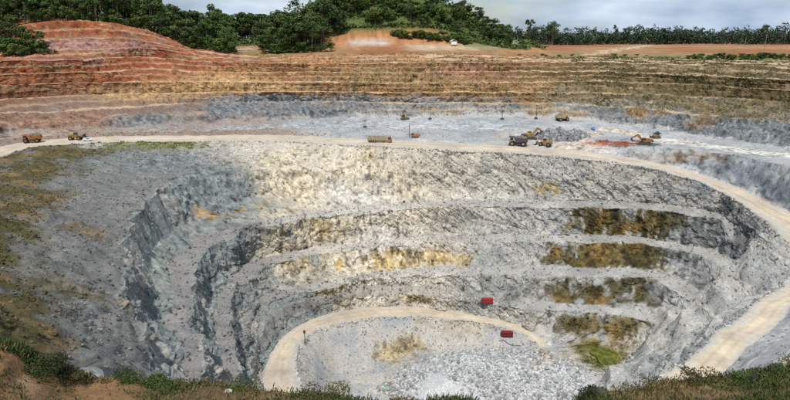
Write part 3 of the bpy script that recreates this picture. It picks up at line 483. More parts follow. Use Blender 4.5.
PLACE = {
    'truck_left': [-216.4, 331.2],
    'loader_left': [-194.9, 339.9],
    'pickup_left': [-186.2, 336.2],
    'road_truck': [-9.0, 331.2],
    'drill_red': [12.4, 345.0],
    'dump_big': [72.5, 325.9],
    'excavator': [82.3, 340.7],
    'loader_mid': [87.9, 326.2],
    'far_yellow': [6.6, 408.5],
    'far_beige': [120.0, 402.3],
    'pickup_far': [132.0, 371.5],
    'excavator_right': [148.7, 329.3],
    'dozer_right': [163.1, 347.0],
    'light_vehicle_right': [169.0, 358.8],
    'mast_a': [25.6, 409.8],
    'mast_b': [78.0, 408.2],
    'mast_c': [103.0, 409.4],
    'tower_small': [-20.3, 378.2],
    'marker_post': [-37.9, 209.7],
    'box_upper': [44.8, 247.2],
    'box_lower': [52.4, 233.9],
    'pond_a': [94.5, 223.5],
    'pond_b': [-3.3, 201.3],
    'heap': [100.6, 347.0],
    'heap2': [114.3, 352.9],
    'hose_a': [48.4, 231.9],
    'hose_b': [57.5, 226.9],
    'pole_tall': [321.7, 505],
    'pole_small': [457.8, 760],
    'shed_a': [59.9, 600],
    'shed_b': [132.2, 640],
    'BANK': [[-45, 2, -4.0], [-22, 8.5, -5.0], [-12.9, 11.8, -6.0], [-11.6, 12.0, -6.5], [-10.7, 12.6, -7.2], [-10.3, 13.0, -7.6], [-10.0, 13.3, -7.9], [-9.8, 13.4, -8.3], [-9.3, 13.7, -8.7], [-9.0, 13.9, -9.1], [-8.6, 14.0, -9.3], [-7.7, 14.2, -9.5], [-6.7, 14.2, -9.6], [-5.6, 14.0, -9.5], [-4.3, 13.6, -9.4], [-3.6, 13.3, -9.3], [-2.5, 12.8, -9.0], [-1.4, 12.3, -8.8], [-0.5, 12.0, -8.7], [-0.1, 11.9, -8.7], [0.2, 11.8, -8.7], [0.6, 11.8, -8.5], [1.2, 11.8, -8.5], [1.7, 11.9, -8.6], [2.1, 12.0, -8.9], [3.2, 12.4, -9.5], [4.4, 12.9, -9.7], [5.0, 13.1, -9.5], [5.4, 13.3, -9.4], [6.0, 13.5, -9.4], [7.0, 13.8, -9.6], [7.6, 14.0, -9.6], [8.2, 14.1, -9.5], [9.7, 14.2, -9.3], [10.4, 14.0, -9.0], [11.1, 13.8, -8.7], [12.0, 13.1, -7.8], [13.2, 12.0, -6.6], [22, 8.5, -5.4], [45, 2, -4.2]]}
# ------------------------------------------------------------------ materials
def newmat(name, rough=.95, spec=.15):
    m = bpy.data.materials.new(name); m.use_nodes = True
    b = m.node_tree.nodes['Principled BSDF']; b.inputs['Roughness'].default_value = rough
    b.inputs['Specular IOR Level'].default_value = spec
    return m, m.node_tree.nodes, m.node_tree.links, b
def ramp(N, a, b, pa=.3, pb=.7):
    r = N.new('ShaderNodeValToRGB'); r.color_ramp.elements[0].position = pa; r.color_ramp.elements[1].position = pb
    r.color_ramp.elements[0].color = (*a, 1); r.color_ramp.elements[1].color = (*b, 1); return r
def ground_mat(name, fine=1.6, lo=.62, hi=1.3, bump=.5, bdist=.25, crack=0.0):
    """vertex colour 'tint' carries the ground colour, painted light and shade included; noise gives grain and mottling, bump the fine relief"""
    m, N, LK, b = newmat(name)
    at = N.new('ShaderNodeAttribute'); at.attribute_name = 'tint'
    tc = N.new('ShaderNodeNewGeometry')
    n1 = N.new('ShaderNodeTexNoise'); n1.inputs['Scale'].default_value = fine; n1.inputs['Detail'].default_value = 6; n1.inputs['Roughness'].default_value = .68
    LK.new(tc.outputs['Position'], n1.inputs['Vector'])
    r1 = ramp(N, (lo,) * 3, (hi,) * 3, .32, .68); LK.new(n1.outputs['Fac'], r1.inputs['Fac'])
    mul = N.new('ShaderNodeMix'); mul.data_type = 'RGBA'; mul.blend_type = 'MULTIPLY'; mul.inputs['Factor'].default_value = 1
    LK.new(at.outputs['Color'], mul.inputs['A']); LK.new(r1.outputs['Color'], mul.inputs['B'])
    out = mul.outputs['Result']
    h = n1.outputs['Fac']
    if crack:
        v = N.new('ShaderNodeTexVoronoi'); v.feature = 'F1'; v.inputs['Scale'].default_value = crack; v.inputs['Randomness'].default_value = 1
        LK.new(tc.outputs['Position'], v.inputs['Vector'])
        sp = N.new('ShaderNodeSeparateColor'); LK.new(v.outputs['Color'], sp.inputs[0])
        r2 = ramp(N, (.84,) * 3, (1.14,) * 3, 0, 1); LK.new(sp.outputs[0], r2.inputs['Fac'])
        m2 = N.new('ShaderNodeMix'); m2.data_type = 'RGBA'; m2.blend_type = 'MULTIPLY'; m2.inputs['Factor'].default_value = 1
        LK.new(out, m2.inputs['A']); LK.new(r2.outputs['Color'], m2.inputs['B']); out = m2.outputs['Result']
        ad = N.new('ShaderNodeMath'); ad.operation = 'MULTIPLY_ADD'; ad.inputs[1].default_value = -.9
        LK.new(v.outputs['Distance'], ad.inputs[0]); LK.new(h, ad.inputs[2]); h = ad.outputs[0]
    LK.new(out, b.inputs['Base Color'])
    bp = N.new('ShaderNodeBump'); bp.inputs['Strength'].default_value = bump; bp.inputs['Distance'].default_value = bdist
    LK.new(h, bp.inputs['Height']); LK.new(bp.outputs[0], b.inputs['Normal'])
    return m
def plain(name, col, rough=.6, spec=.3, var=.25, scale=2.0, metal=0.0):
    m, N, LK, b = newmat(name, rough, spec); b.inputs['Metallic'].default_value = metal
    tc = N.new('ShaderNodeTexCoord'); n1 = N.new('ShaderNodeTexNoise'); n1.inputs['Scale'].default_value = scale; n1.inputs['Detail'].default_value = 5
    LK.new(tc.outputs['Object'], n1.inputs['Vector'])
    c = np.array(col); r1 = ramp(N, tuple(c * (1 - var)), tuple(np.minimum(c * (1 + var), 1)), .3, .7)
    LK.new(n1.outputs['Fac'], r1.inputs['Fac']); LK.new(r1.outputs['Color'], b.inputs['Base Color'])
    return m
M = {}
M['rock'] = ground_mat('rock_face', 1.1, .76, 1.2, .4, .35, .7)
M['rubble'] = ground_mat('rubble_ground', 1.3, .66, 1.25, .6, .3)
M['floor'] = ground_mat('pit_floor_stone', 1.2, .7, 1.2, .5, .3)
M['platform'] = ground_mat('graded_platform', .5, .78, 1.16, .35, .25)
M['road'] = ground_mat('haul_road_dirt', .6, .84, 1.12, .25, .12)
M['earth'] = ground_mat('weathered_earth', .8, .62, 1.35, .6, .5)
M['plateau'] = ground_mat('plateau_soil', .12, .75, 1.22, .3, .4)
# ------------------------------------------------------------------ helpers
def mesh_obj(name, verts, faces, mat, parent=None, smooth=False, **props):
    me = bpy.data.meshes.new(name)
    me.from_pydata([tuple(v) for v in verts], [], [tuple(f) for f in faces]); me.update()
    if smooth: me.polygons.foreach_set('use_smooth', [True] * len(me.polygons))
    if mat is not None: me.materials.append(mat)
    return link(name, me, parent, **props)
def link(name, me, parent=None, **props):
    o = bpy.data.objects.new(name, me); COL.objects.link(o)
    if parent is not None: o.parent = parent
    for k, v in props.items(): o[k] = v
    return o
def np_mesh(name, V, Fq, mat, tint=None, smooth=True):
    """fast mesh from numpy arrays; Fq is (n,k)"""
    me = bpy.data.meshes.new(name); n, k = Fq.shape
    me.vertices.add(len(V)); me.vertices.foreach_set('co', V.astype(np.float32).ravel())
    me.loops.add(n * k); me.loops.foreach_set('vertex_index', Fq.astype(np.int32).ravel())
    me.polygons.add(n); me.polygons.foreach_set('loop_start', np.arange(0, n * k, k, dtype=np.int32))
    me.polygons.foreach_set('use_smooth', np.full(n, smooth))
    me.update(calc_edges=True)
    if tint is not None:
        a = me.attributes.new('tint', 'FLOAT_COLOR', 'POINT')
        c = np.ones((len(V), 4), np.float32); c[:, :3] = tint; a.data.foreach_set('color', c.ravel())
    if mat is not None: me.materials.append(mat)
    return me
# ------------------------------------------------------------------ the pit: benches, walls, roads, plateau
th, LR, LZ, P, CLS = build_grid(LINES, BUMPS, 1500)
NR, NTH = P.shape[:2]
rowk = np.array([0] + [k for k, c in CLS]); rowc = ['floor'] + [c for k, c in CLS]
def normals(P):
    du = np.gradient(P, axis=0); dv_ = np.gradient(P, axis=1)
    n = np.cross(du, dv_); n /= np.linalg.norm(n, axis=2, keepdims=True) + 1e-9
    n[n[..., 2] < 0] *= -1
    return n
Nn = normals(P)
amp_t = {'floor': .0, 'road': .0, 'wall': 1.0, 'berm': .22, 'slope': .45, 'platform': .1, 'upper': .95, 'ubench': .3, 'plateau': .0}
amp = np.array([amp_t[c] for c in rowc])
for _ in range(1):                       # soften the change between strips, but keep roads flat
    a2 = amp.copy(); a2[1:-1] = (amp[:-2] + 2 * amp[1:-1] + amp[2:]) / 4
    amp = np.where(np.array([c == 'road' for c in rowc]), amp, a2)
FL = P.reshape(-1, 3); A = np.repeat(amp, NTH)
TH = np.tile(th, NR); KS = np.repeat(rowk, NTH)
right_fill = (1 - sm(-2, 7, TH)) * ((KS >= 2) & (KS <= 11))              # loose gravel fill under the lower haul road
A = A * (1 - .62 * right_fill) * (1 + .9 * (KS == 11) * sm(130, 150, TH))
A = A * (1 - .75 * ((KS == 10) & (TH > 166) & (TH < 200)))               # the smooth slab on the left
A = A * (1 + .3 * (np.isin(KS, [15, 17]) & (TH < 118)))
act = A > .02
q = FL[act]
# rotate into (tangent, radial, z) so that joints can run down the faces
tq = np.radians(TH[act]); rr_ = np.hypot(q[:, 0] - CX, q[:, 1] - CY)
ca_, sa_ = math.cos(.62), math.sin(.62)
qr = np.stack([q[:, 0] * ca_ - q[:, 2] * sa_, q[:, 1], q[:, 0] * sa_ + q[:, 2] * ca_], 1)      # the rock splits along planes dipping to the right
c3, e3 = cells(q + 33, (1.5, 1.5, 2.4), 3)
col_ = fbm(q, (2.2, 2.2, 14.0), 2, 31)                                   # blast columns
big = fbm(q, 17.0, 3, 41)
med = fbm(qr, (5.0, 4.0, 2.0), 3, 43)
dip = sm(115, 88, TH[act]) * sm(25, 50, TH[act]) * (KS[act] < 12)            # dipping joints show only right of the middle
dm_ = dip > .02; c1 = np.zeros(len(q)); e1 = np.ones(len(q)); c2 = c1.copy()
c1[dm_], e1[dm_] = cells(qr[dm_], (9.0, 7.0, 4.0), 1); c2[dm_] = cells(qr[dm_] + 77, (4.2, 3.0, 1.2), 2)[0]
c4, e4 = cells(q + 11, (4.5, 4.5, 3.0), 4)
medv = fbm(q, (4.0, 4.0, 4.0), 3, 44)
d = 1.9 * big + (.8 * c1 + .5 * c2 + .8 * med - .3 * (1 - sm(0, .2, e1))) * (.15 + .6 * dip) + (.7 * c4 + .8 * medv - .3 * (1 - sm(0, .2, e4))) * (.85 - .5 * dip) + .32 * c3 + .8 * col_
D = np.zeros(len(FL)); D[act] = d * A[act]
soft = fbm(FL[~act], 9.0, 3, 51)
D[~act] = np.where(np.isin(KS[~act], [1, 12]), .10 * soft, 0)
isfl = (KS == 0)
qf = FL[isfl]; rf = np.hypot(qf[:, 0] - CX, qf[:, 1] - CY)
hq = 1 - sm(.8, 1.05, np.hypot((qf[:, 0] - 42) / 45, (qf[:, 1] - 200) / 27))
D[isfl] = (.7 * fbm(qf, 9, 3, 61) + (.12 + .4 * hq) * cells(qf, 1.8, 62)[0] + sm(44, 56, rf) * (.9 * fbm(qf, (3, 3, 8), 3, 63) + .5 * cells(qf, 3.2, 64)[0])) * sm(4, 10, rf)
ispl = (KS == 14)
D[ispl] += .45 * fbm(FL[ispl], 11, 3, 71)
ispt = (KS >= 30)
D[ispt] = 1.6 * fbm(FL[ispt], 45, 3, 81)
PD = FL + Nn.reshape(-1, 3) * D[:, None]
PD = PD.reshape(NR, NTH, 3)
# ---- ground height at a place
def z_at(x, y):
    t = math.degrees(math.atan2(y - CY, x - CX)); t = t + 360 if t < -110 else t
    j = min(max(int(np.searchsorted(th, t)) - 1, 0), NTH - 2); f = (t - th[j]) / (th[j + 1] - th[j]); f = min(max(f, 0), 1)
    r = math.hypot(x - CX, y - CY)
    zz = []
    for jj in (j, j + 1):
        rr = np.hypot(PD[:, jj, 0] - CX, PD[:, jj, 1] - CY)
        zz.append(float(np.interp(r, np.maximum.accumulate(rr), PD[:, jj, 2])))
    return zz[0] * (1 - f) + zz[1] * f
# ---- stone and soil colours, with some light and shade painted in
V = PD.reshape(-1, 3)
def C3(*c): return np.array(c, float)
def mixc(a, b, t): return a + (np.asarray(b) - a) * t[:, None]
n30 = fbm(V, 30, 3, 101); n12 = fbm(V, 12, 3, 103); n5 = fbm(V, 5, 2, 105); ncol = fbm(V, (3.5, 3.5, 20), 3, 107); nz = fbm(V, (60, 60, 3.2), 3, 109)
col = np.tile(C3(.40, .385, .36), (len(V), 1))
isw = np.isin(KS, [2, 4, 6, 8, 10, 11])
col = mixc(col, C3(.22, .25, .26), sm(-.1, .5, n12 + .5 * ncol) * isw * .8)              # blue-grey sound rock
col = mixc(col, C3(.52, .49, .43), sm(.05, .5, n30 - .4 * n5) * isw * .7)
berm = np.isin(KS, [3, 5, 7, 9])
col = mixc(col, C3(.41, .385, .355), berm * .9)
col = mixc(col, C3(.335, .33, .315), berm * .8 * sm(85, 60, TH))
col = mixc(col, C3(.33, .325, .31), isw * (KS < 11) * .35 * sm(88, 60, TH))
col = mixc(col, C3(.47, .44, .39), berm * .8 * sm(75, 95, TH + 8 * n30) * (1 - sm(125, 145, TH + 8 * n30)))
col = col * (1 + .22 * n12 * berm + .12 * n5 * berm)[:, None]
col = mixc(col, C3(.22, .21, .205), berm * .85 * sm(132, 160, TH))
mid = sm(55, 88, TH + 8 * n30) * (1 - sm(128, 150, TH + 8 * n30)) * isw
col = mixc(col, C3(.53, .48, .40), mid * .8)  # cream rock, with light falling off to both sides painted in
def wfbm(p, *a):
    o = np.zeros(len(p)); o[isw] = fbm(p[isw], *a); return o
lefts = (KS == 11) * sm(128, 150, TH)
col = mixc(col, C3(.15, .152, .145), lefts * .9)  # left slope's shade is put into its colour as a darker grey
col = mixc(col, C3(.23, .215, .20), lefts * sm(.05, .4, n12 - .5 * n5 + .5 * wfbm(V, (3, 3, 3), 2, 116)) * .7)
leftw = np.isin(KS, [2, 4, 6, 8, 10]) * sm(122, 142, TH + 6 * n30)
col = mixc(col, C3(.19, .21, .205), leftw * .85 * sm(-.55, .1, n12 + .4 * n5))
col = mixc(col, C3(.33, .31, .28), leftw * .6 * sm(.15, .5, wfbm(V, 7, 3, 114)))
foli = wfbm(np.stack([V[:, 0] * .81 - V[:, 2] * .58, V[:, 1], V[:, 0] * .58 + V[:, 2] * .81], 1), (16, 12, 1.6), 3, 111)
col = col * (1 + .30 * foli * np.where(isw, .15 + .85 * sm(112, 90, TH), .15) + .16 * wfbm(V, (9, 9, 3), 3, 112))[:, None]
up = (KS >= 15) & (KS <= 29)
def ufbm(p, *a):
    o = np.zeros(len(p)); o[up] = fbm(p[up], *a); return o
hz = V[:, 2]
base_up = np.tile(C3(.30, .155, .068), (len(V), 1))
left = sm(100, 121, TH + 6 * n12); rightw = 1 - sm(58, 76, TH + 5 * n12)
base_up = mixc(base_up, C3(.37, .105, .045), left)
base_up = mixc(base_up, C3(.155, .12, .06), rightw)
base_up = mixc(base_up, C3(.42, .30, .17), sm(.05, .5, nz + .4 * n12) * .75)
base_up = mixc(base_up, C3(.17, .12, .055), sm(.1, .55, -nz + .6 * ncol) * .8 * (1 - .45 * left))
base_up = mixc(base_up, C3(.30, .16, .15), sm(.15, .5, ufbm(V, (40, 40, 8), 2, 113)) * .6 * left)
base_up = mixc(base_up, C3(.42, .20, .10), sm(-22, -14, hz) * (1 - rightw) * (1 - left) * .6)
base_up = mixc(base_up, C3(.13, .105, .045), sm(.12, .45, n5 + .6 * ncol) * .7 * (1 - .5 * left))
base_up = mixc(base_up, C3(.50, .37, .22), sm(.15, .5, ufbm(V, (6, 6, 3), 3, 115)) * .55)
base_up = mixc(base_up, C3(.20, .085, .05), sm(.1, .5, ufbm(V, (9, 9, 5), 3, 117)) * .6 * left)
base_up = mixc(base_up, C3(.40, .19, .09), sm(.0, .5, ufbm(V, (55, 55, 9), 2, 119)) * .5 * (1 - rightw))
base_up = base_up * (.74 + .42 * ufbm(V, (2.2, 2.2, 12), 3, 127))[:, None]  # upper wall darkened to paint shade on the risers, plus drip streaks
grey_low = sm(-40, -46, hz + 5 * n12 + 4 * ufbm(V, 34, 2, 129)) * (1 - .75 * left)
base_up = base_up * (1 - .18 * rightw)[:, None]
base_up = mixc(base_up, C3(.17, .115, .08), left * sm(-30, -44, hz) * .6)
base_up = mixc(base_up, C3(.25, .255, .255), grey_low * .85)
base_up = mixc(base_up, C3(.12, .13, .135), grey_low * sm(.0, .4, n5 + .8 * ncol) * .75)
base_up = mixc(base_up, C3(.44, .42, .37), grey_low * sm(.15, .5, ufbm(V, (10, 10, 4), 3, 123)) * .7)
base_up = mixc(base_up, C3(.27, .19, .10), grey_low * sm(.1, .45, ufbm(V, (22, 22, 9), 2, 125)) * .7)
col = np.where(up[:, None], base_up, col)
s15 = np.zeros(NR); rws = np.nonzero(rowk == 15)[0]; s15[rws] = np.linspace(1, 0, len(rws)); s15 = np.repeat(s15, NTH)
col = mixc(col, C3(.42, .41, .395), sm(.66, .9, s15 + .25 * n12 + .1 * n5) * (KS == 15) * (1 - .6 * left) * .9)
ub = np.isin(KS, [16, 18, 20, 22, 24, 26, 28]).astype(float)
for k in range(15, 30, 2):
    rws = np.nonzero(rowk == k)[0]; sv = (np.arange(len(rws)) + 1) / len(rws)
    w_ = np.zeros(NR); w_[rws] = (sv > .41) & (sv < .66); ub += .55 * np.repeat(w_, NTH)
col = mixc(col, C3(.54, .40, .26), np.clip(ub, 0, 1) * (.72 + .3 * n12) * (1 - .2 * left))  # pale bench soil, brightened to paint sunlit treads against the risers
plat = np.isin(KS, [13, 14])
pc = mixc(np.tile(C3(.37, .37, .365), (len(V), 1)), C3(.26, .28, .29), sm(-.1, .4, n12))
pc = mixc(pc, C3(.46, .455, .445), sm(.1, .5, n30))
pc = mixc(pc, C3(.24, .165, .12), sm(110, 124, TH + 6 * n30) * .85)
col = np.where(plat[:, None], pc, col)
rd = (KS == 12) | ((KS == 1) & (TH > 23))
rc = mixc(np.tile(C3(.62, .52, .39), (len(V), 1)), C3(.54, .46, .37), sm(-.2, .4, fbm(V, 14, 2, 121)))
lane = np.zeros(NR); 
for k in (1, 12):
    rws = np.nonzero(rowk == k)[0]; lane[rws] = np.linspace(0, 1, len(rws))
ln = np.repeat(lane, NTH); rc = rc * (.95 - .17 * np.exp(-((ln + .05 * n12 - .32) / .07)**2) - .15 * np.exp(-((ln + .05 * n12 - .66) / .07)**2) + .10 * n5 + .08 * n12)[:, None]
rc = mixc(rc, C3(.42, .40, .37), sm(.28, .5, np.abs(ln - .5) + .22 * n5 + .14 * n12) * .85)
col = np.where(rd[:, None], rc, col)
hd = np.hypot((V[:, 0] - 42) / 45, (V[:, 1] - 200) / 27) + .18 * n12 + .1 * n5
flr = (KS == 0) | ((KS == 1) & (TH <= 23))
col = np.where(flr[:, None], mixc(mixc(np.tile(C3(.46, .435, .395), (len(V), 1)), C3(.34, .345, .345), sm(-.15, .35, n12 + .3 * n5)), C3(.50, .505, .51), 1 - sm(.80, 1.05, hd)), col)
pl = KS >= 30
def pfbm(p, *a):
    o = np.zeros(len(p)); o[pl] = fbm(p[pl], *a); return o
pcol = mixc(np.tile(C3(.29, .125, .058), (len(V), 1)), C3(.33, .195, .095), sm(-.2, .3, pfbm(V, 90, 3, 131)))
col = np.where(pl[:, None], pcol, col)
s11 = np.zeros(NR); rws = np.nonzero(rowk == 11)[0]; s11[rws] = np.linspace(0, 1, len(rws)); s11 = np.repeat(s11, NTH)
moss = (KS == 11) * sm(.28, .52, s11 + .22 * n30 + .14 * n12 + .08 * n5 - .25 * sm(175, 140, TH)) * sm(138, 160, TH)
mcol = mixc(np.tile(C3(.085, .07, .024), (len(V), 1)), C3(.19, .125, .05), sm(.05, .4, wfbm(V, 13, 3, 181)))
mcol = mixc(mcol, C3(.16, .155, .14), sm(.15, .45, wfbm(V, 6, 3, 183)))
col = col + (mcol - col) * (moss * .92)[:, None]
streak = np.clip(fbm(V, (1.6, 1.6, 9), 2, 161) * 1.1 + .5 * n5, -.8, .8)
brg = V[:, 0] / np.maximum(V[:, 1], 1)
hill = pl & (V[:, 1] > 560) & (V[:, 1] < 900) & (brg > -.30) & (brg < .26)
zc = np.interp(brg, [-.2, -.145, -.10, -.04, .0, .05, .085, .13, .2], [-9, -9, 2, 9, 9, 6, 2, -7, -11]) + 2.5 * n30 + 1.5 * n12
HILLG = hill & (V[:, 2] > zc) | (pl & (V[:, 1] > 600) & (V[:, 2] > -1 + 4 * n30) & (brg < -.1))
col = mixc(col, C3(.085, .11, .035), HILLG * 1.0)
col = mixc(col, C3(.42, .20, .09), hill * (V[:, 2] <= zc) * (V[:, 1] > 590) * .9)
col = mixc(col, C3(.28, .115, .05), hill * (V[:, 2] <= zc) * sm(.05, .4, pfbm(V, (4, 4, 16), 3, 171)) * .7)
col = mixc(col, C3(.50, .47, .42), hill * sm(2.6, 1.2, np.abs(V[:, 2] + 5 + 3 * n30)) * sm(-.09, -.07, brg + .01 * n12) * sm(0, -.02, brg + .01 * n12) * .8)     # pale cut face
col = mixc(col, C3(.50, .44, .33), hill * (V[:, 2] < zc) * (V[:, 1] < 640) * sm(0, .03, brg + .01 * n12) * sm(3.5, 2, np.abs(V[:, 2] + 9 + 2 * n30)) * .6)
col = mixc(col, C3(.14, .15, .055), pl * sm(-.05, .35, pfbm(V, (50, 18, 50), 3, 141)) * (V[:, 1] < 640) * (brg > .12) * .75)
for (bx, by, bz, rh, rv, cr_, cg_, cb_, st, ed, ks) in STAINS:       # stains, seams and other colour patches where they lie
    dd = np.sqrt(((V[:, 0] - bx)**2 + (V[:, 1] - by)**2) / rh**2 + (V[:, 2] - bz)**2 / rv**2)
    m = (dd < 2) & (np.isin(KS, ks) if ks else True)
    if not m.any(): continue
    f = (1 - sm(1 - ed, 1 + ed, dd[m] + .45 * n5[m] + .5 * n12[m] + .6 * ncol[m] + .45 * streak[m])) * st
    vv = streak[m]; base_c = np.array([[cr_, cg_, cb_]]) * (1 + .9 * vv[:, None])
    col[m] = col[m] + (base_c - col[m]) * f[:, None]
col *= (1 + .10 * n12 + .08 * n5)[:, None]
col = np.clip(col, .02, .72)
# ---- one object per kind of ground
idx = np.arange(NR * NTH).reshape(NR, NTH)
quads = np.stack([idx[:-1, :-1], idx[1:, :-1], idx[1:, 1:], idx[:-1, 1:]], -1)      # (NR-1, NTH-1, 4)
qk = np.array([k for k, c in CLS])
GROUND = [('pit_floor', [0], 'floor'), ('ramp_road', [1], 'road'), ('pit_wall', [2, 4, 6, 8, 10], 'rock'), ('pit_bench', [3, 5, 7, 9], 'rubble'),
          ('pit_slope', [11, 13], 'rock'), ('haul_road', [12], 'road'), ('work_platform', [14], 'platform'),
          ('upper_pit_wall', list(range(15, 30, 2)), 'earth'), ('upper_bench', list(range(16, 30, 2)), 'earth'), ('plateau', [30, 31, 32, 33], 'plateau')]
thq = np.broadcast_to(.5 * (th[1:] + th[:-1]), quads.shape[:2]); qkk = np.broadcast_to(qk[:, None], quads.shape[:2])
ramp_end = (qkk == 1) & (thq <= 23)                     # the ramp runs out onto the floor here
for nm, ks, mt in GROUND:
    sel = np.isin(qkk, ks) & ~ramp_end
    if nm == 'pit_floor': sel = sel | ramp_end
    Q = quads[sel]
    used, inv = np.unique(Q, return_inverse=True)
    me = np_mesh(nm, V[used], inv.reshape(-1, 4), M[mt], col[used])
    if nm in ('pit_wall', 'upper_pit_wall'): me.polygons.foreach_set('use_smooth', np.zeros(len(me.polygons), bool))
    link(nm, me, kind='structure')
# ------------------------------------------------------------------ small mesh builder
class MB:
    def __init__(s): s.v = []; s.f = []
    def add(s, vs, fs):
        n = len(s.v); s.v += [tuple(v) for v in vs]; s.f += [tuple(i + n for i in f) for f in fs]; return s
    def box(s, x0, x1, y0, y1, z0, z1, tx=0., ty=0., rot=None):
        """box; the top face pulled in by tx, ty"""
        vs = [(x0, y0, z0), (x1, y0, z0), (x1, y1, z0), (x0, y1, z0), (x0 + tx, y0 + ty, z1), (x1 - tx, y0 + ty, z1), (x1 - tx, y1 - ty, z1), (x0 + tx, y1 - ty, z1)]
        if rot is not None: vs = [rot @ Vector(v) for v in vs]
        return s.add(vs, [(3, 2, 1, 0), (4, 5, 6, 7), (0, 1, 5, 4), (1, 2, 6, 5), (2, 3, 7, 6), (3, 0, 4, 7)])
    def prism(s, prof, y0, y1):
        """side outline in x-z pushed out along y"""
        n = len(prof)
        vs = [(x, y0, z) for x, z in prof] + [(x, y1, z) for x, z in prof]
        return s.add(vs, [tuple(range(n)), tuple(range(2 * n - 1, n - 1, -1))] + [(i, i + n, (i + 1) % n + n, (i + 1) % n) for i in range(n)])
    def tube(s, a, b, r0, r1=None, n=8):
        a, b = Vector(a), Vector(b); r1 = r0 if r1 is None else r1
        d = (b - a).normalized(); u = d.orthogonal().normalized(); w_ = d.cross(u)
        vs = [a + (u * math.cos(t) + w_ * math.sin(t)) * r0 for t in [2 * math.pi * k / n for k in range(n)]] + [b + (u * math.cos(t) + w_ * math.sin(t)) * r1 for t in [2 * math.pi * k / n for k in range(n)]]
        return s.add(vs, [(k, (k + 1) % n, (k + 1) % n + n, k + n) for k in range(n)] + [tuple(range(n - 1, -1, -1)), tuple(range(n, 2 * n))])
    def build(s, name, mat, parent=None, bevel=0, **pr):
        o = mesh_obj(name, s.v, s.f, mat, parent, **pr)
        bm = bmesh.new(); bm.from_mesh(o.data); bmesh.ops.recalc_face_normals(bm, faces=bm.faces)
        if bevel: bmesh.ops.bevel(bm, geom=bm.edges[:], offset=bevel, segments=1, affect='EDGES', clamp_overlap=True)
        bm.to_mesh(o.data); bm.free(); return o
def thing(name, label, cat, loc, rz=0, group=None, kind=None):
    o = bpy.data.objects.new(name, None); COL.objects.link(o); o.empty_display_size = .5
    o.location = loc; o.rotation_euler = (0, 0, rz); o['label'] = label; o['category'] = cat
    if group: o['group'] = group
    return o
def ground(key, dz=0.):
    x, y = PLACE[key]; return (x, y, z_at(x, y) + dz)
M['yellow'] = plain('dusty_yellow_paint', (.27, .185, .075), .8, .2, .4, 1.2)
M['ochre'] = plain('muddy_orange_paint', (.27, .12, .045), .8, .2, .45, 1.0)
M['orange'] = plain('orange_paint', (.32, .135, .06), .8, .3, .25, 1.2)
M['red'] = plain('red_oxide_paint', (.30, .03, .03), .7, .3, .25, 1.0)
M['darkred'] = plain('dark_red_paint', (.17, .02, .025), .7, .3, .3, 1.0)
M['tyre'] = plain('tyre_rubber', (.028, .027, .026), .9, .1, .3, 2)
M['steel'] = plain('dark_steel', (.06, .06, .062), .6, .4, .3, 1.5)
M['grey'] = plain('grey_steel', (.25, .25, .25), .6, .3, .25, 1.5)
M['glass'] = plain('cab_glass', (.02, .03, .04), .08, .6, .1, 1)
M['white'] = plain('white_paint', (.75, .75, .73), .4, .4, .1, 1)
M['blue'] = plain('blue_paint', (.10, .22, .42), .5, .4, .2, 1)
M['beige'] = plain('dusty_beige_paint', (.33, .26, .15), .8, .2, .3, 1)
M['loadrock'] = plain('broken_rock_load', (.20, .18, .15), .95, .1, .45, 1.4)
M['wood'] = plain('grey_timber', (.22, .18, .14), .9, .1, .3, 2)
def wheel(parent, x, y, r, w_, matr=None):
    h = w_ / 2
    t = MB().tube((x, y - h, r), (x, y + h, r), r, n=14).build('wheel', M['tyre'], parent)
    s_ = 1 if y > 0 else -1
    MB().tube((x, y + s_ * (h - .02), r), (x, y + s_ * (h + .06), r), r * .5, r * .42, n=10).build('rim', matr or M['yellow'], t)
    return t
def haul_truck(loc, rz, label, paint='yellow', bed='yellow', load=True, sc=1.0):
    t = thing('dump_truck', label, 'dump truck', loc, rz, 'machines in the pit')
    t.scale = (sc,) * 3; p = M[paint]
    MB().box(-4.4, 4.2, -1.1, 1.1, 1.1, 1.9).box(3.6, 4.6, -2.3, 2.3, 1.0, 1.7).build('chassis', M['steel'], t, .05)
    MB().prism([(-5.0, 2.9), (-4.7, 2.3), (1.4, 2.0), (2.3, 4.3), (5.0, 4.6), (5.0, 4.85), (2.0, 4.7), (-4.6, 4.3)], -2.6, 2.6).build('dump_bed', M[bed], t, .06)
    if load:
        m = MB()
        random.seed(5)
        for k in range(26):
            x, y = random.uniform(-3.8, 1.6), random.uniform(-2, 2); z = 4.2 + .9 * (1 - (x + 1.1)**2 / 9 - y * y / 8); s_ = random.uniform(.5, .95)
            m.box(x - s_, x + s_, y - s_, y + s_, z - s_, z + s_ * .6, s_ * .4, s_ * .35, Matrix.Rotation(.0, 3, 'Z'))
        m.build('rock_load', M['loadrock'], t, .1)
    MB().box(2.7, 4.7, -2.2, 2.2, 1.7, 2.7).build('deck', p, t, .05)
    c = MB().box(2.6, 4.4, .2, 2.2, 2.7, 4.2, .15, .05).build('cab', p, t, .05)
    MB().box(2.75, 4.36, .12, 2.3, 3.3, 4.0, .02, .02).build('window', M['glass'], c)
    MB().box(4.62, 4.8, -1.0, 1.0, 1.3, 2.6).build('radiator_grille', M['steel'], t, .03)
    for y in (-1.6, 1.6): MB().tube((4.6, y, 1.4), (4.75, y, 1.4), .18, n=8).build('headlight', M['white'], t)
    for y in (-2.1, 2.1): wheel(t, 3.2, y, 1.35, .95, p)
    for y in (-2.35, -1.35, 1.35, 2.35): wheel(t, -2.6, y, 1.35, .85, p)
    return t
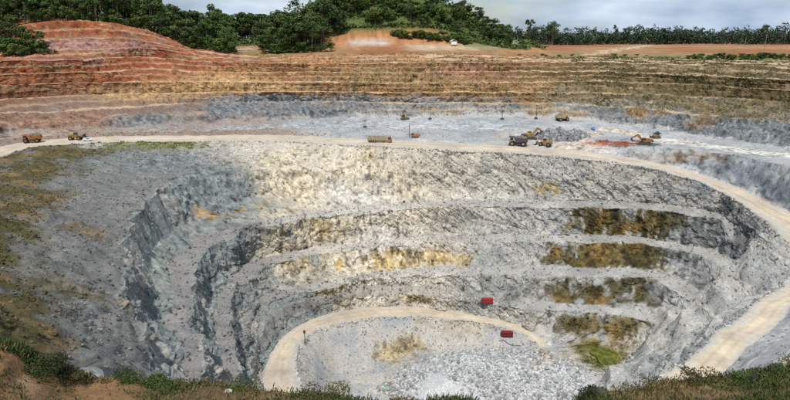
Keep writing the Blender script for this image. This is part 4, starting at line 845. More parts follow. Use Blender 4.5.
def excavator(loc, rz, label, paint='yellow', sc=1.0, swing=0., reach=0.):
    t = thing('excavator', label, 'excavator', loc, rz, 'machines in the pit'); t.scale = (sc,) * 3; p = M[paint]
    for y in (-1.7, 1.7):
        tr = MB().prism([(-2.6, .35), (-2.2, 0), (2.2, 0), (2.6, .35), (2.6, .75), (2.2, 1.1), (-2.2, 1.1), (-2.6, .75)], y - .4, y + .4).build('track', M['steel'], t, .05)
        for k in range(-3, 4): MB().tube((k * .65, y - .46, .5), (k * .65, y + .46, .5), .27, n=8).build('roller', M['steel'], tr)
    MB().box(-1.2, 1.2, -1.3, 1.3, .6, 1.3).build('undercarriage', M['steel'], t, .05)
    R_ = Matrix.Rotation(swing, 3, 'Z')
    def b(m, name, mat, par, bev=.05):
        m.v = [tuple(R_ @ Vector(v)) for v in m.v]; return m.build(name, mat, par, bev)
    b(MB().box(-2.8, 1.4, -1.6, 1.6, 1.3, 2.7, .1, .1), 'engine_house', p, t)
    b(MB().box(-3.5, -2.6, -1.6, 1.6, 1.25, 2.5, .1, .1), 'counterweight', M['steel'], t)
    c = b(MB().box(.2, 1.9, .5, 1.6, 1.4, 3.3, .15, .08), 'cab', p, t)
    b(MB().box(.3, 1.94, .44, 1.66, 2.3, 3.1, .08, .05), 'window', M['glass'], c, 0)
    k = (3.9 + reach, 4.5 - .3 * reach); e = (6.6 + reach, 3.0)
    b(MB().prism([(1.0, 1.7), (1.6, 1.5), (k[0] + .3, k[1] - .5), (k[0] + .1, k[1] + .25), (k[0] - .8, k[1] + .1)], -.35, .35), 'boom', p, t)
    b(MB().prism([(k[0] - .5, k[1] + .5), (k[0] + .1, k[1] - .3), (e[0] + .2, e[1] - .2), (e[0] + .3, e[1] + .3), (k[0] + .4, k[1] + .4)], -.28, .28), 'stick', p, t)
    b(MB().prism([(e[0] + .3, e[1] + .2), (e[0] + .5, e[1] - .8), (e[0] - .2, e[1] - 1.7), (e[0] - 1.1, e[1] - 1.4), (e[0] - .3, e[1] - .7)], -.7, .7), 'bucket', M['steel'], t)
    b(MB().tube((1.5, 0, 2.2), (k[0] - .6, 0, k[1] - .8), .13), 'hydraulic_cylinder', M['grey'], t, 0)
    return t
def wheel_loader(loc, rz, label, paint='yellow', sc=1.0, lift=.4):
    t = thing('wheel_loader', label, 'loader', loc, rz, 'machines in the pit'); t.scale = (sc,) * 3; p = M[paint]
    MB().prism([(-4.1, 1.3), (-4.1, 2.6), (-3.6, 3.0), (-1.2, 3.1), (-.8, 1.2)], -1.25, 1.25).build('engine_hood', p, t, .06)
    MB().box(-.9, 1.8, -.8, .8, 1.0, 2.2).build('front_frame', p, t, .05)
    c = MB().box(-1.2, .5, -.9, .9, 2.3, 4.2, .15, .1).build('cab', p, t, .05)
    MB().box(-1.1, .52, -.94, .94, 3.0, 4.0, .08, .05).build('window', M['glass'], c)
    for y in (-.75, .75): MB().prism([(1.0, 2.3), (1.2, 1.7), (3.9, .6 + lift), (4.1, 1.1 + lift)], y - .15, y + .15).build('lift_arm', p, t, .03)
    MB().prism([(3.8, .3 + lift), (5.4, .1 + lift), (5.5, .25 + lift), (4.2, .6 + lift), (4.0, 1.5 + lift), (4.3, 1.9 + lift), (3.9, 1.9 + lift), (3.6, 1.1 + lift)], -1.8, 1.8).build('bucket', M['steel'], t, .04)
    for x in (-2.6, 1.5):
        for y in (-1.35, 1.35): wheel(t, x, y, 1.1, .8, p)
    return t
def pickup(loc, rz, label, paint='white'):
    t = thing('pickup_truck', label, 'pickup', loc, rz, 'machines in the pit'); p = M[paint]
    MB().prism([(-2.6, .5), (-2.6, 1.15), (-.6, 1.15), (-.5, 1.1), (2.0, 1.05), (2.55, .95), (2.6, .5)], -.9, .9).build('body', p, t, .05)
    c = MB().prism([(-.8, 1.1), (-.6, 1.85), (.6, 1.85), (1.3, 1.08)], -.8, .8).build('cab', p, t, .04)
    MB().prism([(-.66, 1.2), (-.5, 1.75), (.55, 1.75), (1.1, 1.2)], -.84, .84).build('window', M['glass'], c)
    for x in (-1.6, 1.65):
        for y in (-.8, .8): wheel(t, x, y, .42, .28, M['grey'])
    return t
def tipper(loc, rz, label):
    t = thing('tipper_truck', label, 'truck', loc, rz, 'machines in the pit')
    MB().box(-7.2, 6.6, -.55, .55, .8, 1.15).build('chassis', M['steel'], t, .03)
    c = MB().prism([(4.7, .8), (4.7, 3.3), (5.0, 3.5), (6.4, 3.45), (6.9, 2.2), (7.0, .8)], -1.3, 1.3).build('cab', M['orange'], t, .06)
    MB().prism([(5.1, 2.3), (5.1, 3.1), (6.5, 3.1), (6.75, 2.3)], -1.34, 1.34).build('window', M['glass'], c)
    MB().box(6.98, 7.15, -1.25, 1.25, .6, 1.1).build('bumper', M['steel'], t, .03)
    MB().prism([(-7.3, 1.3), (-7.5, 3.3), (4.2, 3.3), (4.3, 2.9), (3.9, 1.3)], -1.3, 1.3).build('tipping_body', M['beige'], t, .05)
    m = MB(); random.seed(8)
    for k in range(18):
        x = -6.5 + k * .57; s_ = random.uniform(.5, .9); m.box(x - s_, x + s_, -1.1, 1.1, 2.8, 3.5 + random.uniform(0, .5), s_ * .4, .5)
    m.build('rock_load', M['loadrock'], t, .1)
    for x in (-6.0, -4.5, -3.0, 2.2, 5.6):
        for y in (-1.05, 1.05): wheel(t, x, y, .6, .45, M['grey'])
    return t
def drill_rig(loc, rz, label, paint='orange'):
    t = thing('drill_rig', label, 'drill rig', loc, rz, 'machines in the pit'); p = M[paint]
    for y in (-1.1, 1.1): MB().prism([(-2.2, .3), (-1.8, 0), (1.8, 0), (2.2, .3), (2.2, .6), (1.8, .9), (-1.8, .9), (-2.2, .6)], y - .3, y + .3).build('track', M['steel'], t, .04)
    MB().box(-3.2, .6, -1.1, 1.1, .9, 2.4, .2, .15).build('engine_house', p, t, .06)
    c = MB().box(.6, 2.0, .1, 1.1, .9, 2.9, .2, .1).build('cab', p, t, .05)
    MB().box(.8, 2.02, .06, 1.14, 1.8, 2.7, .1, .05).build('window', M['glass'], c)
    MB().prism([(1.8, 1.0), (1.8, 1.5), (3.6, 2.1), (3.6, 1.6)], -.9, -.4).build('boom', p, t, .03)
    ms = MB()
    for dx in (3.5, 3.85):
        for y in (-.85, -.5): ms.tube((dx, y, .4), (dx, y, 8.2), .06, n=5)
    for k in range(12): ms.tube((3.5, -.85, .6 + k * .62), (3.85, -.5, 1.2 + k * .62), .04, n=4)
    ms.build('mast', M['steel'], t)
    MB().tube((3.67, -.67, .1), (3.67, -.67, 7.6), .07, n=6).build('drill_rod', M['grey'], t)
    return t
def dozer(loc, rz, label):
    t = thing('bulldozer', label, 'bulldozer', loc, rz, 'machines in the pit'); p = M['yellow']
    for y in (-1.4, 1.4): MB().prism([(-2.2, .4), (-1.8, 0), (1.8, 0), (2.3, .4), (2.2, .9), (-1.0, 1.5), (-2.2, 1.0)], y - .35, y + .35).build('track', M['steel'], t, .04)
    MB().prism([(-2.2, .8), (-2.2, 1.9), (.1, 1.9), (.2, 2.2), (2.4, 2.0), (2.5, .8)], -1.0, 1.0).build('engine_hood', p, t, .06)
    c = MB().box(-1.6, .3, -.95, .95, 1.9, 3.4, .15, .12).build('cab', M['steel'], t, .05)
    MB().box(-1.5, .32, -.98, .98, 2.3, 3.2, .1, .08).build('window', M['glass'], c)
    MB().prism([(3.2, .0), (3.0, .6), (3.1, 1.4), (3.35, 1.45), (3.2, .6), (3.45, .0)], -2.1, 2.1).build('blade', M['steel'], t, .03)
    for y in (-1.85, 1.85): MB().box(-.2, 3.1, y - .12, y + .12, .4, .7).build('push_arm', p, t, .02)
    return t
haul_truck(ground('truck_left'), math.radians(200), 'muddy orange dump truck alone on the road at the far left edge', 'ochre', 'ochre')
wheel_loader(ground('loader_left'), math.radians(8), 'yellow loader with dark tyres on the road below the red slope', 'yellow', 1.15, 1.2)
pickup(ground('pickup_left'), math.radians(15), 'small white pickup beside the yellow loader on the left road')
tipper(ground('road_truck'), math.radians(-4), 'long tipper truck with orange cab on the middle of the haul road')
drill_rig(ground('drill_red'), math.radians(170), 'small orange red tracked drill rig on the pale platform behind the road')
haul_truck(ground('dump_big'), math.radians(168), 'big dark dump truck waiting beside the yellow excavator', 'beige', 'steel', True, 1.1)
excavator(ground('excavator'), math.radians(20), 'yellow excavator with raised boom reaching over the dark rock heap', 'yellow', 1.45, .25, .8)
wheel_loader(ground('loader_mid'), math.radians(150), 'yellow wheel loader between the excavator and the dark rock heap', 'yellow', 1.1, .2)
dozer(ground('far_yellow'), math.radians(30), 'tiny yellow bulldozer at the foot of the far wall')
haul_truck(ground('far_beige'), math.radians(12), 'dusty beige dump truck at the foot of the far wall', 'beige', 'beige', True, .95)
pickup(ground('pickup_far'), math.radians(80), 'tiny dark blue pickup above the red soil patch', 'blue')
excavator(ground('excavator_right'), math.radians(160), 'orange brown excavator at the end of the red soil patch', 'ochre', 1.2, .3, 0)
dozer(ground('dozer_right'), math.radians(200), 'dark cabbed bulldozer right of the orange brown excavator')
pickup(ground('light_vehicle_right'), math.radians(10), 'dark blue pickup behind the bulldozer on the right platform', 'blue')
# ---- refuge containers
def container(loc, rz, label, paint):
    loc = (loc[0], loc[1], max(z_at(loc[0] + a, loc[1] + b) for a in (-3.2, 0, 3.2) for b in (-1.2, 1.2)) + .02)
    t = thing('metal_container', label, 'container', loc, rz, 'red containers in the pit'); t.scale = (.76,) * 3
    b_ = MB(); b_.box(-3.4, 3.4, -1.25, 1.25, .3, 2.9)
    for k in range(22):
        x = -3.25 + k * .3
        b_.box(x, x + .16, -1.32, -1.249, .45, 2.75); b_.box(x, x + .16, 1.249, 1.32, .45, 2.75)
    b_.build('shell', M[paint], t)
    MB().prism([(-3.4, .5), (-4.1, .9), (-4.1, 2.0), (-3.4, 2.7)], -.9, .9).build('end_cap', M['steel'], t, .05)
    MB().box(-3.5, 3.5, -1.35, 1.35, 2.9, 3.02).build('roof', M[paint], t, .02)
    d_ = MB().box(3.402, 3.46, -1.1, 1.1, .45, 2.75).build('door', M[paint], t, .02)
    MB().tube((3.5, .1, .6), (3.5, .1, 2.6), .05, n=6).build('lock_bar', M['grey'], d_)
    for y in (-.9, .9): MB().box(-3.6, 3.6, y - .15, y + .15, 0, .3).build('skid', M['steel'], t, .03)
container(ground('box_upper', .1), math.radians(-3), 'bright red metal container on the bench above the ramp road', 'red')
container(ground('box_lower', .1), math.radians(-6), 'dark red metal container on the pit floor inside the ramp bend', 'darkred')
# ---- masts, posts and poles
def light_mast(key, label, h=11):
    t = thing('light_mast', label, 'light mast', ground(key, -.1), .3, 'masts along the foot of the far wall')
    MB().box(-1.1, 1.1, -.7, .7, 0, 1.3).build('base', M['steel'], t, .05)
    MB().tube((0, 0, 1.2), (0, 0, h), .16, .11, 8).build('pole', M['steel'], t)
    MB().box(-1.1, 1.1, -.1, .1, h - .5, h - .3).build('crossbar', M['steel'], t)
    for x in (-.9, -.3, .3, .9): MB().box(x - .22, x + .22, -.35, .1, h - .3, h + .15).build('lamp', M['steel'], t, .03)
light_mast('mast_a', 'dark light mast left of the other two below the far wall', 9)
light_mast('mast_b', 'dark light mast in the middle of three below the far wall', 10)
light_mast('mast_c', 'dark light mast right of the other two below the far wall', 10)
light_mast('tower_small', 'short dark light mast alone on the grey platform behind the long truck', 5)
t = thing('marker_post', 'dark marker post with a yellow foot on the inner edge of the ramp bend', 'post', ground('marker_post', -.1))
MB().tube((0, 0, .5), (0, 0, 6.5), .16, .12, 8).build('pole', M['steel'], t)
MB().box(-.5, .5, -.06, .06, 4.9, 6.3).build('board', M['steel'], t, .02)
MB().box(-.55, .55, -.55, .55, 0, 2.3, .3, .3).build('foot', M['yellow'], t, .05)
for k, (key, h, lab) in enumerate([('pole_tall', 20, 'tall timber power pole at the right rim of the pit'), ('pole_small', 12, 'short far power pole on the orange plateau left of the tall pole')]):
    t = thing('power_pole', lab, 'power pole', ground(key, -.3), .4)
    MB().tube((0, 0, 0), (0, 0, h), .24, .15, 8).build('pole', M['wood'], t)
    cb = MB().box(-1.5, 1.5, -.1, .1, h - 1.2, h - .95).build('crossarm', M['wood'], t)
    for x in (-1.3, 0, 1.3): MB().tube((x, 0, h - .95), (x, 0, h - .6), .09, .05, 6).build('insulator', M['white'], cb)
def shed(key, L_, W_, H_, rz, lab):
    t = thing('shed', lab, 'shed', ground(key, -.2), rz)
    w_ = MB().box(-L_ / 2, L_ / 2, -W_ / 2, W_ / 2, 0, H_).build('wall', M['white'], t)
    MB().prism([(-W_ / 2 - .5, H_), (0, H_ + 1.6), (W_ / 2 + .5, H_), (W_ / 2 + .5, H_ + .15), (0, H_ + 1.8), (-W_ / 2 - .5, H_ + .15)], -L_ / 2 - .5, L_ / 2 + .5).build('roof', M['white'], t)
    t.children[-1].rotation_euler = (0, 0, math.pi / 2)
    for x in np.linspace(-L_ / 2 + 1.5, L_ / 2 - 1.5, 4): MB().box(x - .6, x + .6, -W_ / 2 - .04, -W_ / 2 + .02, 1.2, 2.4).build('window', M['glass'], t)
shed('shed_a', 10, 6, 3.2, .1, 'small white shed at the foot of the green hill')
shed('shed_b', 9, 6, 3.4, -.1, 'tiny white shed where the hill meets the orange plain')
# ---- hose
pa, pb = ground('hose_a', .2), ground('hose_b', .2)
m = MB(); pts = []
for k in range(21):
    u = k / 20; x = pa[0] + (pb[0] - pa[0]) * u; y = pa[1] + (pb[1] - pa[1]) * u + 1.6 * math.sin(u * 7) * (1 - u); pts.append((x, y, z_at(x, y) + .25))
for a_, b_ in zip(pts, pts[1:]): m.tube(a_, b_, .16, n=6)
m.build('pump_hose', M['steel'], None, 0, label='thin dark hose lying on the floor below the dark red container', category='hose')
# ------------------------------------------------------------------ loose stone
rng = np.random.default_rng(7)
def ico():
    bm = bmesh.new(); bmesh.ops.create_icosphere(bm, subdivisions=1, radius=1)
    v = np.array([x.co[:] for x in bm.verts]); f = np.array([[q.index for q in x.verts] for x in bm.faces]); bm.free(); return v, f
IV, IF = ico()
def stones(name, n, ks, smin, smax, tint_scale, thmin=-60, thmax=245, pw=2.5, rmax=1e9, extra=None, label=None, mat='stone'):
    sel = np.isin(KS, ks) & (TH > thmin) & (TH < thmax) & (V[:, 1] > 30)
    if extra is not None: sel &= extra
    ids = np.nonzero(sel)[0]
    rr = np.hypot(V[ids, 0] - CX, V[ids, 1] - CY)
    w_ = np.maximum(rr, 6.0); w_ /= w_.sum()
    ids = rng.choice(ids, n, p=w_)
    size = smin + (smax - smin) * rng.random(n)**pw
    pos = V[ids] + rng.normal(0, .35, (n, 3)) * [1, 1, 0]; pos[:, 2] += size * .15
    jit = 1 + rng.uniform(-.32, .32, (n, len(IV), 1))
    sc3 = size[:, None, None] * rng.uniform(.6, 1.25, (n, 1, 3))
    a = rng.uniform(0, 6.28, n); ca, sa = np.cos(a)[:, None], np.sin(a)[:, None]
    L_ = IV[None] * jit * sc3
    X = L_[..., 0] * ca - L_[..., 1] * sa; Y = L_[..., 0] * sa + L_[..., 1] * ca
    VV = np.stack([X, Y, L_[..., 2]], -1) + pos[:, None]
    FF = IF[None] + (np.arange(n) * len(IV))[:, None, None]
    tt = np.repeat(col[ids] * (tint_scale * rng.uniform(.42, 1.2, (n, 1))), len(IV), 0)
    me = np_mesh(name, VV.reshape(-1, 3), FF.reshape(-1, 3), M[mat], np.clip(tt, .02, .72), False)
    return link(name, me, kind='stuff', label=label, category='rubble')
M['stone'] = ground_mat('loose_stone', 2.5, .8, 1.2, .3, .1)
stones('floor_rubble', 24000, [0], .10, .95, .96, pw=4, extra=hd < 1.0, label='white and grey broken rock strewn over the pit floor')
stones('floor_gravel', 2500, [0], .1, .5, .9, extra=hd >= 1.0, label='scattered gravel between the ramp road and the white rubble')
stones('bench_rubble', 6000, [3, 5, 7, 9], .12, .7, .95, label='fallen stones lying on the pit benches')
stones('wall_talus', 5000, [2, 4, 6, 8, 10], .2, .9, 1.0, label='loose blocks caught on the pit walls', pw=3)
stones('slope_scree', 9000, [11, 13], .12, .6, .95, label='scree on the grey slopes below the haul road', pw=3)
stones('platform_rubble', 1200, [14], .15, .5, .9, label='small broken rock on the pale work platform', pw=3)
pmask = np.hypot(V[:, 0] - PLACE['pond_a'][0], V[:, 1] - PLACE['pond_a'][1]); pmask = (pmask < 22) & (pmask > 6)
stones('pond_margin_stones', 900, [0, 1, 2], .12, .7, .9, extra=pmask, label='stones strewn round the green pond')
edge_rows = np.zeros(NR, bool)
for k in (0, 11): edge_rows[np.nonzero(rowk == k)[0][-2:]] = True
stones('windrow', 4200, [0, 1, 11, 12], .12, .6, 1.2, label='line of loose stones along the road edges', extra=np.repeat(edge_rows, NTH) & ((KS > 5) | (TH > 23)))
stones('slope_gravel', 12000, [11], .08, .42, 1.25, thmin=125, label='grey gravel on the left pit slope', pw=2)
# dark shot-rock heap beside the excavator
hx, hy = PLACE['heap']
def heap(name, cx, cy, rx, ry, h, n, tint, label):
    hv, hf, ht = [], [], []
    for k in range(n):
        a, u = rng.uniform(0, 6.28), rng.random()**.6
        x, y = cx + rx * u * math.cos(a), cy + ry * u * math.sin(a)
        z = z_at(x, y) + h * (1 - u**1.4) * (.8 + .3 * math.sin(x * .9) * math.sin(y * .7))
        s_ = rng.uniform(.4, 1.5)
        hv.append(IV * (1 + rng.uniform(-.3, .3, (len(IV), 1))) * s_ * rng.uniform(.7, 1.3, 3) + [x, y, z - .3]); hf.append(IF + k * len(IV))
        ht.append(np.tile(np.array(tint) * rng.uniform(.5, 1.5), (len(IV), 1)))
    me = np_mesh(name, np.concatenate(hv), np.concatenate(hf), M['stone'], np.concatenate(ht), False)
    link(name, me, kind='stuff', label=label, category='rock heap')
heap('rock_heap', hx, hy, 15, 9, 6, 1000, (.21, .215, .22), 'dark heap of broken rock right of the yellow excavator')
heap('rock_heap', PLACE['heap2'][0], PLACE['heap2'][1], 9, 6, 3.5, 350, (.24, .25, .25), 'low grey heap of broken rock right of the dark heap')
# ------------------------------------------------------------------ ponds
def pond(key, rx, ry, colr, label, edge):
    x0, y0 = PLACE[key]; n = 40; vs = [(0, 0, 0)]; 
    for k in range(n):
        a = 2 * math.pi * k / n; q = 1 + .14 * math.sin(3 * a + 1) + .09 * math.sin(5 * a)
        vs.append((rx * q * math.cos(a), ry * q * math.sin(a), 0))
    m, N_, LK_, b_ = newmat('pond_' + key, .16, .5)
    tc_ = N_.new('ShaderNodeTexCoord'); ns = N_.new('ShaderNodeTexNoise'); ns.inputs['Scale'].default_value = .35; ns.inputs['Detail'].default_value = 5
    LK_.new(tc_.outputs['Object'], ns.inputs['Vector']); r_ = ramp(N_, colr, edge, .42, .62); LK_.new(ns.outputs['Fac'], r_.inputs['Fac']); LK_.new(r_.outputs['Color'], b_.inputs['Base Color'])
    zs = [z_at(x0 + v[0] * .7, y0 + v[1] * .7) for v in vs]
    o = mesh_obj('pond', vs, [(0, k + 1, (k + 1) % n + 1) for k in range(n)], m, None, kind='structure')
    o.location = (x0, y0, float(np.percentile(zs, 75)) + .25); o['label'] = label; o['category'] = 'pond'
pond('pond_a', 5.5, 7.5, (.06, .085, .014), 'dark green algae pond at the foot of the brown right wall', (.16, .17, .03))
pond('pond_b', 2.6, 3.2, (.15, .25, .17), 'small pale green pool in the white rubble', (.26, .34, .26))
# ------------------------------------------------------------------ vegetation
def leaf_mat(name, trans=.25):
    m, N_, LK_, b_ = newmat(name, .7, .2)
    at_ = N_.new('ShaderNodeAttribute'); at_.attribute_name = 'tint'
    oi = N_.new('ShaderNodeObjectInfo'); hs = N_.new('ShaderNodeHueSaturation')
    mr = N_.new('ShaderNodeMapRange'); mr.inputs['To Min'].default_value = .72; mr.inputs['To Max'].default_value = 1.3; LK_.new(oi.outputs['Random'], mr.inputs['Value'])
    LK_.new(mr.outputs[0], hs.inputs['Value']); LK_.new(at_.outputs['Color'], hs.inputs['Color']); LK_.new(hs.outputs[0], b_.inputs['Base Color'])
    return m
M['leaf'] = leaf_mat('foliage'); M['bark'] = plain('bark', (.20, .17, .13), .9, .1, .35, .8)
def leaf_quads(cent, size, tint, aspect=.6, up=.35):
    """one bent leaf-clump quad per centre, random facing"""
    n = len(cent)
    nrm = rng.normal(0, 1, (n, 3)); nrm[:, 2] = np.abs(nrm[:, 2]) + up; nrm /= np.linalg.norm(nrm, axis=1, keepdims=True)
    u = np.cross(nrm, rng.normal(0, 1, (n, 3))); u /= np.linalg.norm(u, axis=1, keepdims=True) + 1e-9; v = np.cross(nrm, u)
    s_ = (size * rng.uniform(.6, 1.35, n))[:, None]
    q = np.stack([cent - u * s_ - v * s_ * aspect * .5, cent + u * s_ * .2 - v * s_ * aspect, cent + u * s_ + v * s_ * aspect * .3, cent - u * s_ * .1 + v * s_ * aspect], 1)
    return q.reshape(-1, 3), np.arange(4 * n).reshape(n, 4), np.repeat(tint, 4, 0)
def crown_points(blobs, n, shell=.55):
    w_ = np.array([b[3] * b[4] for b in blobs]); ids = rng.choice(len(blobs), n, p=w_ / w_.sum())
    d = rng.normal(0, 1, (n, 3)); d /= np.linalg.norm(d, axis=1, keepdims=True)
    r = shell + (1 - shell) * rng.random(n)**.6
    B_ = np.array(blobs)[ids]
    return B_[:, :3] + d * r[:, None] * B_[:, [3, 3, 4]], ids
def tree_meshes(kind, seed):
    """returns (trunk mesh, crown mesh) of a tree one unit = 1 m, about 30 m tall"""
    global rng
    rng = np.random.default_rng(seed); random.seed(seed)
    if kind == 'jungle': H, cb, cr, nb, nl, ls = 30, .26, 6.8, 20, 2600, .62
    elif kind == 'spread': H, cb, cr, nb, nl, ls = 30, .46, 8.5, 18, 2300, .62
    elif kind == 'slender': H, cb, cr, nb, nl, ls = 30, .5, 4.4, 10, 1200, .6
    else: H, cb, cr, nb, nl, ls = 12, .12, 5.4, 12, 1500, .5     # bushy
    lean = (rng.uniform(-.05, .05) * H, rng.uniform(-.05, .05) * H)
    blobs = []
    for k in range(nb):
        a = rng.uniform(0, 6.28); u = rng.random()**.5; h = rng.random()
        wid = cr * (math.sin(math.pi * (.18 + .72 * h))**.8)
        z = H * (cb + (1 - cb) * (.1 + .8 * h))
        br = cr * rng.uniform(.30, .50)
        blobs.append((lean[0] * z / H + wid * u * math.cos(a), lean[1] * z / H + wid * u * math.sin(a), z, br, br * rng.uniform(.55, .85)))
    m = MB(); pts = [Vector((lean[0] * s_**1.3, lean[1] * s_**1.3, H * (cb + .25 * (1 - cb)) * s_)) for s_ in (0, .35, .7, 1)]
    r0 = .017 * H if kind != 'bush' else .25
    for k in range(3): m.tube(pts[k], pts[k + 1], r0 * (1 - .22 * k), r0 * (1 - .22 * (k + 1)), 7)
    for b_ in blobs[:min(7, nb)]:
        st_ = pts[2].lerp(pts[3], random.random()); m.tube(st_, (b_[0], b_[1], b_[2]), r0 * .35, r0 * .12, 5)
    tm = bpy.data.meshes.new('trunk'); tm.from_pydata(m.v, [], m.f); tm.materials.append(M['bark'])
    c, ids = crown_points(blobs, nl)
    base = np.array([.078, .118, .036]) if kind != 'bush' else np.array([.095, .14, .038])
    bt = rng.uniform(.6, 1.45, (nb, 1)) * np.array([1, 1, 1]) + rng.uniform(-.18, .18, (nb, 3)) * [1.5, .8, 1]
    tint = np.clip(base * bt[ids] * rng.uniform(.7, 1.35, (nl, 1)), .008, .3)
    q, f, t_ = leaf_quads(c, ls, tint)
    cm = np_mesh('crown', q, f, M['leaf'], t_, False)
    return tm, cm, H
TREES = {k: [tree_meshes(k, 100 * i + s) for s in range(n)] for i, (k, n) in enumerate([('jungle', 6), ('spread', 3), ('slender', 3), ('bush', 4)])}
rng = np.random.default_rng(99)
def tree(kind, x, y, h, label, group=None, name='jungle_tree', wide=1.0, cat='tree', var=None, dz=-.4):
    tm, cm, H = TREES[kind][var if var is not None else int(rng.integers(len(TREES[kind])))]
    s_ = h / H
    t_ = thing(name, label, cat, (x, y, z_at(x, y) + dz), float(rng.uniform(0, 6.28)), group); t_.scale = (s_ * wide, s_ * wide, s_)
    link('trunk', tm, t_); link('crown', cm, t_)
    return t_
def at_px(px, Y):            # easting of a bearing at a northing (used while surveying tree rows)
    return (px - 395) / 560. * (Y * math.cos(PITCH))
# left forest edge above the red slope
for px in range(-24, 232, 7):
    for row, Y in enumerate((541, 556, 578, 606)):
        if row == 0 and rng.random() < .25: continue
        if row == 3 and px % 2: continue
        p_ = px + rng.uniform(-4, 4); Y_ = Y + rng.uniform(-6, 6)
        h = (24 + 4 * row) * rng.uniform(.8, 1.25) * (1.0 if px > 25 else .95)
        if px > 215: h *= .75
        k = rng.choice(['jungle', 'jungle', 'jungle', 'spread', 'slender'])
        L1_ = {'jungle': 'dense dark green jungle tree', 'spread': 'broad crowned jungle tree', 'slender': 'slender high crowned jungle tree'}[str(k)] + ' in the forest ' + ('beyond the dark left clump', 'along the top of the red slope', 'down the right side of the red slope')[0 if px < 45 else 1 if px < 140 else 2]
        tree(k, at_px(p_, Y_), Y_, h, L1_, 'forest above the red slope', wide=rng.uniform(1.0, 1.3))
for px in range(-20, 236, 5):     # undergrowth along the rim
    p_ = px + rng.uniform(-3, 3); Y_ = 536 + rng.uniform(-2, 6)
    if 20 < px < 150 and rng.random() < .15: continue
    tree('bush', at_px(p_, Y_), Y_, rng.uniform(6, 14), 'low green bush at the forest edge above the red slope', 'bushes at the forest edge', 'bush', 1.2, 'bush')
for px, Y_, h, kd in [(-12, 478, 22, 'jungle'), (2, 482, 24, 'jungle'), (12, 486, 22, 'spread'), (22, 488, 19, 'jungle'), (33, 490, 15, 'bush'), (6, 472, 16, 'bush'), (17, 470, 15, 'bush'), (28, 474, 13, 'bush'), (38, 478, 10, 'bush'), (-6, 462, 14, 'bush'), (4, 458, 11, 'bush'), (14, 458, 10, 'bush'), (24, 462, 8, 'bush'), (43, 484, 8, 'bush'), (46, 468, 5, 'bush'), (53, 466, 4, 'bush'), (38, 464, 5, 'bush')]:
    tree(kd, at_px(px, Y_), Y_, h, {'bush': 'dark bushy tree', 'jungle': 'tall dark tree', 'spread': 'tall broad crowned tree'}[kd] + ' in the clump at the left end of the red slope', 'dark clump left of the red slope', 'bushy_tree', 1.3, 'tree')
# far grove in the gap
for px in range(214, 300, 4):
    for Y in (745, 765, 790):
        Y_ = Y + rng.uniform(-10, 10)
        tree('jungle', at_px(px + rng.uniform(-3, 3), Y_), Y_, rng.uniform(28, 40), 'far dark tree in the gap between the two forests', 'far trees in the gap', wide=1.25)
# grove left of the hill
for px in range(262, 326, 6):
    for row, Y in enumerate((566, 584, 604)):
        Y_ = Y + rng.uniform(-6, 6); h = (27 + 4 * row) * rng.uniform(.85, 1.2)
        if px < 275: h *= .85
        if px > 312 and row == 0: continue
        kk = str(rng.choice(['jungle', 'jungle', 'spread']))
        tree(kk, at_px(px + rng.uniform(-3, 3), Y_), Y_, h, ('tall leafy tree' if kk == 'jungle' else 'tall broad crowned tree') + ' in the ' + ('front', 'middle', 'back')[row] + ' of the grove left of the green hill', 'grove at the foot of the hill', wide=rng.uniform(1.05, 1.35))
for px in range(264, 330, 5):
    Y_ = 560 + rng.uniform(-3, 4)
    tree('bush', at_px(px + rng.uniform(-2, 2), Y_), Y_, rng.uniform(6, 13), 'round bush under the tall grove left of the hill', 'bushes under the grove', 'bush', 1.2, 'bush')
# trees and bushes on the hill
for k in range(190):
    px = rng.uniform(318, 512); Y_ = rng.uniform(625, 735)
    x = at_px(px, Y_)
    if z_at(x, Y_) < 1.5 + float(np.interp(x / Y_, [-.2, -.145, -.10, -.04, .0, .05, .085, .13, .2], [-9, -9, 2, 9, 9, 6, 2, -7, -11])): continue
    h = rng.uniform(9, 17) if px < 470 else rng.uniform(7, 14)
    kk = str(rng.choice(['jungle', 'bush', 'spread']))
    lb = {'jungle': 'dense leafy tree', 'bush': 'low bushy tree', 'spread': 'broad crowned tree'}[kk] + ' growing on the ' + ('left shoulder' if px < 380 else 'middle' if px < 450 else 'right slope') + ' of the green hill'
    tree(kk, x, Y_, h, lb, 'trees on the green hill', 'hill_tree', rng.uniform(1.2, 1.6))
for px, Y_, h in [(424, 690, 20), (432, 690, 22), (440, 690, 18), (478, 672, 20), (494, 664, 17), (503, 660, 15), (486, 668, 15)]:
    tree('spread', at_px(px, Y_), Y_, h, 'taller tree standing out on the ridge of the green hill', 'ridge trees on the green hill', 'hill_tree', 1.1)
for k in range(34):
    px = 395 + (k / 33) * 75 + rng.uniform(-2, 2); Y_ = 606 + rng.uniform(-3, 4)
    tree('bush', at_px(px, Y_), Y_, rng.uniform(5, 9), 'round green bush in the hedge at the foot of the hill', 'bushes at the hill foot', 'bush', 1.3, 'bush')
# right rim bushes
for k in range(46):
    px = 690 + (k / 45) * 110 + rng.uniform(-3, 3); Y_ = 500 - (px - 690) * .06 + rng.uniform(-6, 14)
    tree('bush', at_px(px, Y_), Y_, rng.uniform(2, 5.5), 'low green bush along the right rim of the pit', 'bushes on the right rim', 'bush', 1.6, 'bush')
for k in range(16):
    px = 525 + (k / 15) * 130 + rng.uniform(-6, 6); Y_ = 535 + rng.uniform(-6, 14)
    tree('bush', at_px(px, Y_), Y_, rng.uniform(1, 2.5), 'small scrub patch on the far rim below the orange plain', 'scrub on the far rim', 'bush', 2.2, 'bush')
